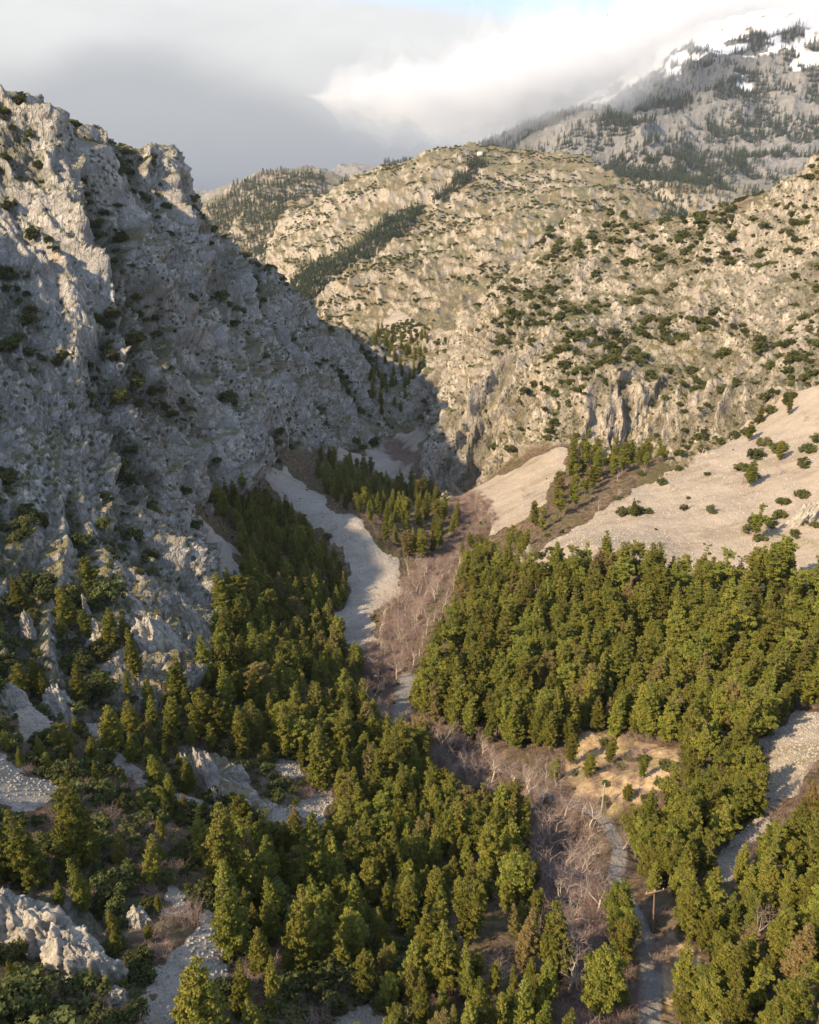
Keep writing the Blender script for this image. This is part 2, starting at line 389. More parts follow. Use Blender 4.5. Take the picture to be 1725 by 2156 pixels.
rock = blur(rock, 3); scree = blur(scree, 4); dirt = blur(dirt, 3)

# ------------------------------------------------------------------ relief of the rock
def normals(X, Y, Z):
    P = np.stack([X, Y, Z], -1)
    a = np.gradient(P, axis=0); b = np.gradient(P, axis=1)
    n = np.cross(b, a); n /= np.linalg.norm(n, axis=-1)[..., None]+1e-12
    n[n[..., 2] < 0] *= -1
    return n
Nn = normals(X, Y, Z)
slope = 1-Nn[..., 2]
x_, y_, z_ = X.astype(np.float32), Y.astype(np.float32), Z.astype(np.float32)
leftw = sstep(-X, -40, 60)                       # fins run down the left wall, blocky crags on the right one
warp = perlin(x_/55, y_/55, z_/55)*16
cc = x_*0.88+y_*0.48+warp
cr = x_*0.80-y_*0.60+warp
cl = cc+0.28*z_                                  # the beds stand on edge and lean
finL = 0.60*ridged(cl/36, x_/150+3, z_/110, 2, 0.4)+0.40*ridged(cl/11+5, x_/55+3, z_/34, 3, 0.5)
finR = 0.5*ridged(cr/34, y_/80+9, z_/60, 3, 0.5)+0.5*ridged(cr/13, y_/36+9, z_/26, 3, 0.5)
fin = finL*leftw+finR*(1-leftw)
blk = ridged(x_/7+fin*.6, y_/7, z_/11, 4, 0.6)
fine = ridged(x_/2.4, y_/2.4, z_/3.4, 3, 0.6)-0.4
mid = np.clip(1.15-RR/900, 0, 1)
amp = np.clip(0.35+slope*2.0, 0.3, 1.1)
nearamp = sstep(RR, 40, 170)*0.65+0.35
crag = np.clip(0.55+1.1*perlin(x_/60, y_/60, z_/60+7), 0.25, 1.25)
d_near = rock*amp*nearamp*((leftw*(17+25*sstep(RR, 210, 320))+24*(1-leftw))*(fin-0.36)+crag*7.5*(blk-0.40)+crag*1.9*fine)
blkm = (rock > .05) & (RR < 780) & (AZ < R(44))
bx_, by2_, bz_ = x_[blkm], y_[blkm], z_[blkm]
tw = perlin(bx_/18, by2_/18, bz_/18)*.8
v1, e1 = cells(bx_/8+tw, by2_/8-tw, bz_/15+tw*.5); v2, e2 = cells(bx_/3+tw*2, by2_/3, bz_/5.2)
d_near[blkm] += (rock*amp*nearamp)[blkm]*((v1-.5)*4.6*np.minimum(1, e1*5)-(e1 < .12)*1.0+(v2-.5)*1.7-(e2 < .10)*.5)
joint = np.zeros(X.shape); joint[blkm] = np.maximum(1-sstep(e1, .03, .16), .6*(1-sstep(e2, .03, .14)))
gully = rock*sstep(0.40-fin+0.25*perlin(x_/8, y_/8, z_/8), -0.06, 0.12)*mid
far_r = ridged(x_/150, y_/150, z_/110, 5, 0.5); far_b = ridged(x_/36, y_/36, z_/30, 4, 0.55)
far_c = ridged(x_/15, y_/15, z_/17, 3, 0.55)
d_far = rock*(5*np.clip(2-RR/1100, 0, 1)*(far_c-.4)+sstep(RR, 600, 1400)*34*(far_r-0.45)*np.clip(RR/2200, .5, 1.3)+(15*np.clip(1.7-RR/1800, .35, 1.0))*(far_b-0.45))
soilb = (1-rock)*(1.6*fbm(x_/22, y_/22, z_*0, 3)+0.35*fbm(x_/3.5, y_/3.5, z_*0+4, 3))*(1-0.55*scree)*np.clip(RR/90, .5, 1.3)
d = d_near*mid+d_far*(1-mid)
PX = X+Nn[..., 0]*d; PY = Y+Nn[..., 1]*d; PZ = Z+Nn[..., 2]*d+soilb
# ledges: cut the near rock in steps
stp = 5.5+perlin(x_/30, y_/30, z_*0)*2
ph = PZ/stp+perlin(x_/25, y_/25, z_/25)*0.8
led = (sstep(ph-np.floor(ph), .25, .75)-(ph-np.floor(ph)))*stp


# ------------------------------------------------------------------ the track and the stream bed
road_px = [(1362,2240),(1365,2156),(1370,2080),(1372,2020),(1352,1965),(1340,1930),(1315,1890),(1300,1850),(1302,1800),(1288,1755),(1262,1715),(1200,1690),(1130,1665)]
road2_px = [(835,1520),(850,1490),(858,1460),(862,1430)]
bed_px = [(1250,2240),(1245,2156),(1225,2000),(1200,1900),(1170,1800),(1130,1690),(1000,1630),(900,1575),(800,1500),(820,1390),(860,1290),(915,1200),(970,1140),(1000,1090),(940,1020),(850,960),(830,930)]
ROAD = ground(*zip(*road_px)); ROAD2 = ground(*zip(*road2_px)); BED = ground(*zip(*bed_px))
def smooth_line(L, n=8):
    L = np.asarray(L); out = []
    for i in range(len(L)-1):
        p0 = L[max(i-1, 0)]; p1 = L[i]; p2 = L[i+1]; p3 = L[min(i+2, len(L)-1)]
        for k in range(n):
            t = k/n; out.append(0.5*((2*p1)+(-p0+p2)*t+(2*p0-5*p1+4*p2-p3)*t*t+(-p0+3*p1-3*p2+p3)*t**3))
    out.append(L[-1]); return np.array(out)
ROAD = smooth_line(ROAD); ROAD2 = smooth_line(ROAD2); BED = smooth_line(BED, 4)
m = (RR < 260)
bedw = np.zeros(X.shape); bd = np.full(X.shape, 99.)
mb = RR < 620
bd[mb] = dist_line(BED, (X+jx*.6)[mb], (Y+jy*.6)[mb])
bedk = np.clip(RR/140, .35, 1)
bedw = 1-sstep(bd/bedk, 3.0, 8.5)
PZ = PZ-1.2*(1-sstep(bd, 1, 6))
road = np.zeros(X.shape)
def bench(line, half):
    'level a bench for the track into the slope'
    global PZ
    idx = np.where(m); xs, ys = X[idx], Y[idx]
    d = dist_line(line, xs, ys)
    k = np.argmin((xs[:, None]-line[None, ::2, 0])**2+(ys[:, None]-line[None, ::2, 1])**2, 1)
    lz = line[::2, 2][k]
    f = 1-sstep(d, half+.3, half+3.0)
    PZ[idx] = PZ[idx]*(1-f)+(lz-0.05)*f
    PX[idx] = PX[idx]*(1-f)+xs*f; PY[idx] = PY[idx]*(1-f)+ys*f
    road[idx] = np.maximum(road[idx], 1-sstep(d, half+.05, half+.45))
for L in (ROAD, ROAD2):
    z = L[:, 2].copy()
    for _ in range(30): z[1:-1] = (z[:-2]+2*z[1:-1]+z[2:])/4
    L[:, 2] = z
bench(ROAD, .72); bench(ROAD2, 2.4)
ZG = PZ
# snow on the high mountain
snow = np.zeros(X.shape)
mf = RR > 2300
NF = normals(PX, PY, PZ)
sn = fbm(x_/170, y_/170, z_/90, 4, 0.55)+0.35*perlin(x_/60, y_/60, z_/40)
hh = sstep(PZ, 190, 620)
snow[mf] = (sstep(sn+hh*1.5-0.90-0.35*(1-NF[..., 2]), -0.02, 0.05)*sstep(PZ, 210, 300))[mf]
# dry grass on gentler ground of the hills
grass = sstep(NF[..., 2]+0.22*fbm(x_/40, y_/40, z_/40, 3), 0.70, 0.92)*rock

# ------------------------------------------------------------------ mesh
import bmesh
def outward(me):
    bm = bmesh.new(); bm.from_mesh(me); bmesh.ops.recalc_face_normals(bm, faces=bm.faces); bm.to_mesh(me); bm.free(); return me
def mesh_from(name, V, Q=None, T=None, smooth=False):
    me = bpy.data.meshes.new(name)
    V = np.asarray(V, np.float32); me.vertices.add(len(V)); me.vertices.foreach_set('co', V.ravel())
    fl = []; st = []; n = 0
    if Q is not None and len(Q): Q = np.asarray(Q, np.int32); fl.append(Q.ravel()); st.append(np.arange(len(Q))*4); n = Q.size
    if T is not None and len(T): T = np.asarray(T, np.int32); fl.append(T.ravel()); st.append(n+np.arange(len(T))*3)
    fl = np.concatenate(fl); st = np.concatenate(st).astype(np.int32)
    me.loops.add(len(fl)); me.loops.foreach_set('vertex_index', fl)
    me.polygons.add(len(st)); me.polygons.foreach_set('loop_start', st)
    me.update(calc_edges=True)
    if smooth: me.polygons.foreach_set('use_smooth', np.ones(len(st), bool))
    return me
def link(name, me, parent=None, mat=None, **props):
    if mat: me.materials.append(mat)
    o = bpy.data.objects.new(name, me); COL.objects.link(o)
    if parent: o.parent = parent
    for k, v in props.items(): o[k] = v
    return o

# ------------------------------------------------------------------ materials
def material(name):
    m = bpy.data.materials.new(name); m.use_nodes = True; t = NT(m.node_tree); b = m.node_tree.nodes['Principled BSDF']
    b.inputs['Roughness'].default_value = 0.9; b.inputs['Specular IOR Level'].default_value = 0.12
    return m, t, b
def attr(t, name):
    n = t.n.new('ShaderNodeAttribute'); n.attribute_name = name; return n
mt_land, t, b = material('limestone_land')
geo = t.n.new('ShaderNodeNewGeometry'); pos = geo.outputs['Position']
dist = t.new('ShaderNodeVectorMath', _operation='LENGTH', i0=pos).outputs['Value']
A1 = attr(t, 'cover'); A2 = attr(t, 'cover_two')
s1 = t.new('ShaderNodeSeparateColor', Color=A1.outputs['Color']); s2 = t.new('ShaderNodeSeparateColor', Color=A2.outputs['Color'])
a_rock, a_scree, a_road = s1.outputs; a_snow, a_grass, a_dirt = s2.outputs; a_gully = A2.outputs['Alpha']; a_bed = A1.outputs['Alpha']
nbig = t.noise(pos, 0.012, 4, 0.6); nmid = t.noise(pos, 0.09, 6, 0.65); nfin = t.noise(pos, 0.7, 6, 0.7); ngr = t.noise(pos, 2.6, 3, 0.7)
st_m = t.new('ShaderNodeMapping', Vector=pos); st_m.inputs['Scale'].default_value = (0.35, 0.5, 0.06)
nstreak = t.noise(st_m.outputs[0], 1.0, 6, 0.65)
rockc = t.mix(t.smooth(nmid, 0.35, 0.65), (0.36, 0.35, 0.335), (0.52, 0.505, 0.475))
rockc = t.mix(t.smooth(nfin, 0.30, 0.50, 0.5, 0.0), rockc, (0.16, 0.15, 0.135))
rockc = t.mix(t.smooth(nfin, 0.52, 0.72, 0.0, 0.6), rockc, (0.58, 0.56, 0.52))
a_scree = t.smooth(t.math('ADD', a_scree, t.math('MULTIPLY', t.math('SUBTRACT', nfin, .5), 1.1)), .40, .62)
psep = t.new('ShaderNodeSeparateXYZ', Vector=pos)
warmz = t.math('MAXIMUM', t.smooth(psep.outputs[0], -30, 60), t.smooth(psep.outputs[1], 640, 760))  # warm sunlight tint painted into rock and scree on the lit side
rockc = t.mix(t.math('MULTIPLY', warmz, .85), rockc, t.mix(1.0, rockc, (1.08, 0.98, 0.84), 'MULTIPLY'))
rockc = t.mix(t.smooth(nstreak, 0.5, 0.66, 0.0, 0.45), rockc, (0.24, 0.225, 0.21))
ckm = t.new('ShaderNodeMapping', Vector=pos); ckm.inputs['Scale'].default_value = (1.0, 1.0, 0.42)
ckn = t.new('ShaderNodeTexNoise', Vector=ckm.outputs[0]); ckn.inputs['Scale'].default_value = .5; ckn.inputs['Detail'].default_value = 4
ckv = t.new('ShaderNodeVectorMath', _operation='ADD', i0=ckm.outputs[0], i1=t.new('ShaderNodeVectorMath', _operation='SCALE', i0=ckn.outputs['Color'], Scale=3.0).outputs[0])
cke = t.new('ShaderNodeTexVoronoi', _feature='DISTANCE_TO_EDGE', Vector=ckv.outputs[0], Scale=.22).outputs['Distance']
cke2 = t.new('ShaderNodeTexVoronoi', _feature='DISTANCE_TO_EDGE', Vector=ckv.outputs[0], Scale=.75).outputs['Distance']
crack = t.math('MAXIMUM', t.smooth(cke, 0.015, 0.10, 1, 0), t.math('MULTIPLY', t.smooth(cke2, 0.02, 0.12, 1, 0), .55))
rockc = t.mix(t.math('MULTIPLY', crack, t.smooth(nmid, .35, .6, .15, .7)), rockc, (0.15, 0.14, 0.13))
rockc = t.mix(t.smooth(t.noise(pos, 0.03, 5, 0.7, 0.6), 0.63, 0.75, 0.0, 0.6), rockc, (0.50, 0.33, 0.19))
# lichen, low plants and thin grass where the rock is less steep
up = t.new('ShaderNodeSeparateXYZ', Vector=geo.outputs['Normal']).outputs[2]
upn = t.math('ADD', up, t.math('MULTIPLY', t.math('SUBTRACT', nfin, 0.5), 0.9))
turf = t.mix(t.smooth(nmid, 0.4, 0.62), (0.16, 0.135, 0.075), (0.10, 0.105, 0.04))
rockc = t.mix(t.math('MULTIPLY', t.smooth(upn, 0.74, 0.95), 0.6), rockc, turf)
rockc = t.mix(t.math('MULTIPLY', a_grass, t.smooth(t.math('ADD', nmid, t.math('MULTIPLY', nfin, .35)), 0.50, 0.68, 0.0, .85)), rockc, t.mix(t.smooth(nbig, .4, .6), (0.20, 0.155, 0.07), (0.125, 0.125, 0.045)))
rockc = t.mix(t.math('MULTIPLY', a_gully, t.smooth(nfin, 0.36, 0.52, 0.4, 0.92)), rockc, t.mix(nmid, (0.085, 0.08, 0.05), (0.06, 0.065, 0.03)))  # gully plants and soil, with crevice shade painted into the same dark colour
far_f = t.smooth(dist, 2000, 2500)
rockc = t.mix(far_f, rockc, t.mix(t.smooth(nmid, .4, .62), (0.17, 0.17, 0.172), (0.26, 0.265, 0.275)))  # mountain rock toned cool and dull, its cloud shade put into the colour
a_joint = attr(t, 'joint').outputs['Fac']
rockc = t.mix(t.math('MULTIPLY', a_joint, .42), rockc, (0.12, 0.115, 0.10))  # block joints darkened, crevice shade put into the colour
vor = t.new('ShaderNodeTexVoronoi', _feature='F1', Vector=pos, Scale=0.42)
spot = t.math('MULTIPLY', t.smooth(vor.outputs['Distance'], 0.26, 0.40, 1, 0), t.smooth(nmid, 0.42, 0.56))
rockc = t.mix(t.math('MULTIPLY', spot, 0.85), rockc, (0.055, 0.06, 0.03))
screec = t.mix(t.smooth(nmid, 0.3, 0.7), (0.26, 0.235, 0.21), (0.345, 0.315, 0.28))
screec = t.mix(t.smooth(ngr, 0.35, 0.68, 0.0, 0.35), screec, (0.42, 0.395, 0.365))
screec = t.mix(t.smooth(nfin, 0.52, 0.66, 0.0, 0.35), screec, (0.21, 0.185, 0.16))
scm = t.new('ShaderNodeMapping', Vector=pos); scm.inputs['Scale'].default_value = (0.035, 0.11, 0.03); scm.inputs['Rotation'].default_value = (0, 0, .55)
scn = t.noise(scm.outputs[0], 1.0, 6, 0.7)
screec = t.mix(t.smooth(scn, 0.5, 0.62, 0.0, 0.55), screec, (0.20, 0.175, 0.135))
screec = t.mix(t.smooth(scn, 0.36, 0.46, 0.4, 0.0), screec, (0.40, 0.375, 0.345))
screec = t.mix(t.math('MULTIPLY', t.smooth(t.noise(pos, .05, 5, .7), .56, .68), t.smooth(ngr, .4, .6, .2, .8)), screec, (0.20, 0.18, 0.09))
screec = t.mix(t.math('MULTIPLY', warmz, .85), screec, t.mix(1.0, screec, (1.02, 0.95, 0.86), 'MULTIPLY'))
soil = t.mix(t.smooth(nfin, 0.35, 0.65), (0.055, 0.042, 0.028), (0.17, 0.125, 0.085))
soil = t.mix(t.smooth(nmid, 0.48, 0.66, 0, .7), soil, (0.075, 0.075, 0.03))
dirtc = t.mix(t.smooth(nfin, 0.35, 0.65), (0.30, 0.20, 0.11), (0.46, 0.36, 0.23))
dirtc = t.mix(t.smooth(nmid, 0.48, 0.62, 0, .6), dirtc, (0.15, 0.14, 0.05))
bedc = t.mix(t.smooth(nfin, 0.35, 0.65), (0.10, 0.07, 0.055), (0.21, 0.155, 0.13))
roadc = t.mix(t.smooth(nfin, 0.35, 0.7), (0.19, 0.183, 0.172), (0.25, 0.24, 0.225))
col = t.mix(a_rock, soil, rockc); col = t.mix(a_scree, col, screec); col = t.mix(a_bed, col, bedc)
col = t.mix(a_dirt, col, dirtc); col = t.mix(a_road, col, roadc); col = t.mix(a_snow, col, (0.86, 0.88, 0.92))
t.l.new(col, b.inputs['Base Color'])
hgt = t.math('ADD', t.math('MULTIPLY', nfin, 0.9), t.math('MULTIPLY', ngr, 0.16))
hgt = t.math('ADD', hgt, t.math('MULTIPLY', nmid, 2.0)); hgt = t.math('SUBTRACT', hgt, t.math('MULTIPLY', t.math('MULTIPLY', crack, a_rock), .8))
bmp = t.new('ShaderNodeBump', Height=hgt, Distance=1.0); 
t.l.new(t.mix(0.0, (1, 1, 1), (1, 1, 1)), bmp.inputs['Strength']) if False else None
bmp.inputs['Strength'].default_value = 0.75
t.l.new(bmp.outputs[0], b.inputs['Normal'])

def put_attr(me, name, r_, g_, b_, a_=None):
    at = me.attributes.new(name, 'FLOAT_COLOR', 'POINT')
    a = np.stack([r_, g_, b_, np.ones_like(r_) if a_ is None else a_], -1).astype(np.float32)
    at.data.foreach_set('color', a.ravel())
ii, jj = np.meshgrid(np.arange(NR-1), np.arange(NA-1), indexing='ij')
a_ = ii*NA+jj
Q = np.stack([a_+NA, a_+NA+1, a_+1, a_], -1).reshape(-1, 4)
V = np.stack([PX, PY, PZ], -1).reshape(-1, 3)
def land(name, i0, i1):
    q = Q.reshape(NR-1, NA-1, 4)[i0:i1].reshape(-1, 4)-i0*NA
    v = V[i0*NA:(i1+1)*NA]
    me = mesh_from(name, v, q, smooth=True)
    sl = slice(i0*NA, (i1+1)*NA); f = lambda A: A.reshape(-1)[sl]
    put_attr(me, 'cover', f(rock), f(scree), f(road), f(bedw*(1-rock)))
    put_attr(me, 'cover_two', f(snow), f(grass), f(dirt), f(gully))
    jt = me.attributes.new('joint', 'FLOAT', 'POINT'); jt.data.foreach_set('value', f(joint*rock).astype(np.float32))
    return link(name, me, mat=mt_land, kind='structure')
kcut = int(np.searchsorted(RA, 900))
land('gorge_terrain', 0, kcut); land('mountain_terrain', kcut, NR-1)
# ------------------------------------------------------------------ plant materials
def plant_mat(name, c1, c2, c3=None, transl=0.25, sat=1.0):
    m, t, b = material(name)
    oi = t.n.new('ShaderNodeObjectInfo'); geo = t.n.new('ShaderNodeNewGeometry')
    tcn = t.n.new('ShaderNodeTexCoord')
    n = t.noise(tcn.outputs['Object'], 0.55, 3, 0.6)
    c = t.mix(t.smooth(n, 0.35, 0.65), c1, c2)
    if c3: c = t.mix(t.smooth(oi.outputs['Random'], 0.93, 0.97, 0, .8), c, c3)
    r2 = t.math('FRACT', t.math('MULTIPLY', oi.outputs['Random'], 17.31))
    hsv = t.new('ShaderNodeHueSaturation', Color=c); t.l.new(t.math('ADD', t.math('MULTIPLY', r2, 0.030), 0.478), hsv.inputs['Hue'])
    t.l.new(t.math('ADD', t.math('MULTIPLY', t.math('FRACT', t.math('MULTIPLY', oi.outputs['Random'], 5.77)), 0.65), 0.68), hsv.inputs['Value'])
    hsv.inputs['Saturation'].default_value = sat
    t.l.new(hsv.outputs[0], b.inputs['Base Color'])
    if transl:
        tr = t.new('ShaderNodeBsdfTranslucent', Color=hsv.outputs[0]); mx = t.new('ShaderNodeMixShader', Fac=transl)
        t.l.new(b.outputs[0], mx.inputs[1]); t.l.new(tr.outputs[0], mx.inputs[2])
        t.l.new(mx.outputs[0], t.n['Material Output'].inputs['Surface'])
    return m
m_pine = plant_mat('pine_needles', (0.12, 0.145, 0.027), (0.225, 0.225, 0.046), (0.20, 0.155, 0.07))
m_fir = plant_mat('fir_needles', (0.022, 0.038, 0.024), (0.045, 0.062, 0.03), None, 0.1)
m_oak = plant_mat('evergreen_leaves', (0.06, 0.075, 0.028), (0.10, 0.112, 0.036), (0.13, 0.125, 0.05), 0.22)
m_dry = plant_mat('dry_twigs', (0.25, 0.19, 0.165), (0.35, 0.275, 0.245), None, 0.0)
m_bark, t, b = material('bark'); n_ = t.noise(t.n.new('ShaderNodeTexCoord').outputs['Object'], 3, 4); t.l.new(t.mix(n_, (0.13, 0.10, 0.075), (0.26, 0.21, 0.165)), b.inputs['Base Color'])
m_pale, t, b = material('pale_bark'); n_ = t.noise(t.n.new('ShaderNodeTexCoord').outputs['Object'], 2, 4); t.l.new(t.mix(n_, (0.36, 0.31, 0.26), (0.56, 0.51, 0.44)), b.inputs['Base Color'])
m_dead = plant_mat('dead_needles', (0.20, 0.125, 0.075), (0.26, 0.18, 0.12), None, 0.1)

def tube(P, rad, sides=5):
    P = np.asarray(P, float); n = len(P); V = []; Qd = []
    for i in range(n):
        t_ = P[min(i+1, n-1)]-P[max(i-1, 0)]; t_ /= np.linalg.norm(t_)+1e-9
        a = np.cross(t_, [0.3, 0.9, 0.2]); a /= np.linalg.norm(a)+1e-9; b_ = np.cross(t_, a)
        for k in range(sides):
            th = 2*math.pi*k/sides; V.append(P[i]+rad[i]*(a*math.cos(th)+b_*math.sin(th)))
    for i in range(n-1):
        for k in range(sides):
            k2 = (k+1) % sides; Qd.append((i*sides+k, i*sides+k2, (i+1)*sides+k2, (i+1)*sides+k))
    return np.array(V), np.array(Qd)
def join(parts):
    V = []; Qs = []; n = 0
    for v, q in parts: V.append(v); Qs.append(q+n); n += len(v)
    return np.concatenate(V), np.concatenate(Qs)
def sprays(r_, cen, size, n, flat=0.55, leaf=0.2, upb=0.5):
    'n leaf-sized triangles through a clump'
    v = r_.normal(size=(n, 3)); v /= np.linalg.norm(v, axis=1)[:, None]
    p = cen+v*size*(0.45+0.55*r_.random((n, 1)))*np.array([1, 1, flat])
    nrm = v*0.8+r_.normal(size=(n, 3))*0.5+np.array([0, 0, upb]); nrm /= np.linalg.norm(nrm, axis=1)[:, None]
    a = np.cross(nrm, r_.normal(size=(n, 3))); a /= np.linalg.norm(a, axis=1)[:, None]; b_ = np.cross(nrm, a)
    s = leaf*(0.6+0.8*r_.random((n, 1)))
    return np.stack([p+a*s, p-a*s*.55+b_*s*.75, p-a*s*.55-b_*s*.75], 1)      # n,3,3
def tri_mesh(name, T, mat):
    V = T.reshape(-1, 3); return mesh_from(name, V, T=np.arange(len(V)).reshape(-1, 3)), mat
def make_pine(seed, H=12.0, wid=0.23, low=0.16, kind='cone', leaf=0.125, dens=1.35):
    r_ = np.random.default_rng(seed); T = []; limbs = []
    lean = r_.normal(size=2)*0.3
    axis = lambda z: np.array([lean[0]*(z/H)**1.5, lean[1]*(z/H)**1.5, z])
    zs = np.linspace(-0.8, H*0.97, 8)
    limbs.append(tube([axis(max(z, 0))+[0, 0, min(z, 0)] for z in zs], [0.20*(1-0.9*max(z, 0)/H)+0.02 for z in zs], 6))
    z = H*low; gap = r_.uniform(0, 6.28); cone = kind == 'cone'
    while z < H*0.985:
        f = (z/H-low)/(1-low)
        if cone: rad = H*wid*((0.62+1.5*f) if f < .2 else (1-(f-.2)/.815)**0.9*0.94)+0.10
        elif kind == 'round': rad = H*wid*math.sqrt(max(0.03, 1-((f-0.40)/0.63)**2))
        else: rad = H*wid*(0.75+0.5*math.sin(f*9+seed))*math.sqrt(max(0.03, 1-((f-0.45)/0.62)**2))
        nb = 6 if f < .75 else 4
        a0 = r_.uniform(0, 6.28)
        for k in range(nb):
            if kind == 'open' and r_.random() < 0.3: continue
            if r_.random() < 0.07: continue
            th = a0+2*math.pi*k/nb+r_.normal()*0.25; L = rad*(r_.uniform(0.72, 1.2) if cone else r_.uniform(.55, 1.25))
            if math.cos(th-gap) > .8 and r_.random() < .35: L *= 0.6
            rise = L*(0.05+0.35*f if cone else .25)
            base = axis(z); tip = base+np.array([math.cos(th)*L, math.sin(th)*L, rise])
            limbs.append(tube([base, (base+tip)/2+[0, 0, -0.06*L], tip], [0.05, 0.035, 0.012], 3))
            side = np.array([-math.sin(th), math.cos(th), 0])
            ncl = max(1, int(round(L/0.42)))
            for c in range(ncl):
                q = (c+1.0)/ncl
                for sd in ((-1, 0, 1) if L > .9 and c else (0,)):
                    off = side*sd*(0.34*L*(1.15-q)+.1)*r_.uniform(.7, 1.3)
                    cs = (0.16+0.14*r_.random())*(1.0 if cone else 1.2)*(1.1 if sd == 0 else .85)
                    pc = base*(1-q)+tip*q+off+r_.normal(size=3)*[.08, .08, .07]-[0, 0, .05*abs(sd)]
                    T.append(sprays(r_, pc, cs*1.3, int((15+7*q)*dens), 0.5 if cone else .65, leaf, .35))
        z += H*(0.043 if cone else .05)*r_.uniform(0.8, 1.25)
    T.append(sprays(r_, axis(H)-[0, 0, .2], 0.2, 14, 2.2, leaf*.8))
    return np.concatenate(T), join(limbs)
def make_fir(seed, H=10.0):
    r_ = np.random.default_rng(seed); T = []
    z = 0.6
    while z < H:
        rad = H*0.21*(1-z/H)**0.8+0.15
        for k in range(7):
            th = r_.uniform(0, 6.28); L = rad*r_.uniform(.7, 1.2)
            o = np.array([math.cos(th), math.sin(th), 0]); s = np.array([-o[1], o[0], 0])
            T.append(np.array([[o*0+[0, 0, z+.5], o*L+s*.35+[0, 0, z-.25], o*L-s*.35+[0, 0, z-.3]]]))
        z += H*0.07
    T = np.concatenate(T)
    return T
def make_bush(seed, Rr=1.6, n=1300, leaf=0.15, hgt=0.8):
    r_ = np.random.default_rng(seed); T = []
    nc = 26
    for i in range(nc):
        th = r_.uniform(0, 6.28); q = math.sqrt(r_.random()); el_ = r_.random()
        rr_ = Rr*q*0.85
        pc = np.array([math.cos(th)*rr_, math.sin(th)*rr_, Rr*hgt*(0.12+0.85*el_*math.sqrt(max(0, 1-q*q*.85)))])
        T.append(sprays(r_, pc, Rr*r_.uniform(.24, .4), n//nc, 0.8, leaf, 0.4))
    st = [tube([[0, 0, -.4], [r_.normal()*.15, r_.normal()*.15, Rr*.3], [r_.normal()*Rr*.4, r_.normal()*Rr*.4, Rr*.75*hgt]], [.07, .05, .02], 4) for _ in range(4)]
    return np.concatenate(T), join(st)
def make_bare(seed, H=9.0, spread=0.5, twl=0.9):
    r_ = np.random.default_rng(seed); limbs = []; twigs = []
    def grow(p, d, L, rad, lev):
        n = 4; pts = [p]; q = p.copy(); dd = d.copy()
        for i in range(n):
            dd = dd+r_.normal(size=3)*0.16+np.array([0, 0, 0.05]); dd /= np.linalg.norm(dd); q = q+dd*L/n; pts.append(q.copy())
        rads = np.linspace(rad, rad*0.55, n+1)
        if lev <= 2: limbs.append(tube(pts, rads*1.15, 5 if lev == 0 else 3))
        else: twigs.append(tube(pts, rads, 3))
        if lev >= 4: return
        nb = (4, 4, 4, 4)[lev]
        for k in range(nb):
            i = n if k == 0 else r_.integers(1 if lev else 2, n+1)
            s = r_.normal(size=3); s -= s.dot(dd)*dd; s /= np.linalg.norm(s)+1e-9
            nd = dd*(0.75)+s*r_.uniform(0.55, 1.0)*(1+spread*.5); nd[2] += 0.10; nd /= np.linalg.norm(nd)
            grow(np.array(pts[i]), nd, L*r_.uniform(.55, .82), max(rads[i]*.62, .012), lev+1)
    grow(np.array([0, 0, -.5]), np.array([r_.normal()*.12, r_.normal()*.12, 1.0]), H*0.40, 0.19, 0)
    return join(limbs), join(twigs)

PINES = []
specs = [('cone', .20, .08), ('cone', .16, .07), ('cone', .235, .09), ('round', .20, .16), ('round', .165, .15), ('open', .23, .25), ('cone', .18, .06), ('open', .20, .2), ('round', .28, .3), ('cone', .21, .18), ('cone', .175, .2), ('open', .17, .12), ('round', .22, .1), ('cone', .15, .05)]
for i, (k, w_, lo) in enumerate(specs):
    T, (lv, lq) = make_pine(100+i, 12.0, w_, lo, k)
    mc, _ = tri_mesh('pine_crown', T, m_pine); mc.materials.append(m_pine)
    mt = mesh_from('pine_trunk', lv, lq); mt.materials.append(m_bark); PINES.append((mc, mt))
BUSH = []
for i in range(4):
    T, (lv, lq) = make_bush(300+i, 1.6, 1500, hgt=(1.0, 1.25, .85, 1.45)[i])
    mc, _ = tri_mesh('bush_foliage', T, m_oak); mc.materials.append(m_oak)
    mt = mesh_from('bush_stem', lv, lq); mt.materials.append(m_bark); BUSH.append((mc, mt))
BARE = []
for i in range(5):
    (lv, lq), (tv, tq) = make_bare(401+i, 9.0, (.5, .8, .3, .6, .9)[i])
    ml = mesh_from('bare_limbs', lv, lq); ml.materials.append(m_pale)
    mw = mesh_from('bare_twigs', tv, tq); mw.materials.append(m_dry); BARE.append((mw, ml))
FIRS = []
for i in range(3):
    mf_ = tri_mesh('fir_body', make_fir(500+i), m_fir)[0]; mf_.materials.append(m_fir); FIRS.append(mf_)
# low thicket of bare twigs
TH = []
for i in range(2):
    r_ = np.random.default_rng(600+i); tb = []
    for k in range(70):
        th = r_.uniform(0, 6.28); q = 1.4*math.sqrt(r_.random()); p = np.array([math.cos(th)*q, math.sin(th)*q, -.1])
        e = p+np.array([math.cos(th)*.5+r_.normal()*.4, math.sin(th)*.5+r_.normal()*.4, r_.uniform(.8, 1.9)])
        tb.append(tube([p, (p+e)/2+r_.normal(size=3)*.12, e], [.022, .018, .008], 3))
        for _ in range(3):
            a = p*.4+e*.6; e2 = a+np.array([r_.normal()*.5, r_.normal()*.5, r_.uniform(.2, .7)]); tb.append(tube([a, e2], [.014, .006], 3))
    v, q = join(tb); me = mesh_from('twig_thicket', v, q); me.materials.append(m_dry); TH.append(me)

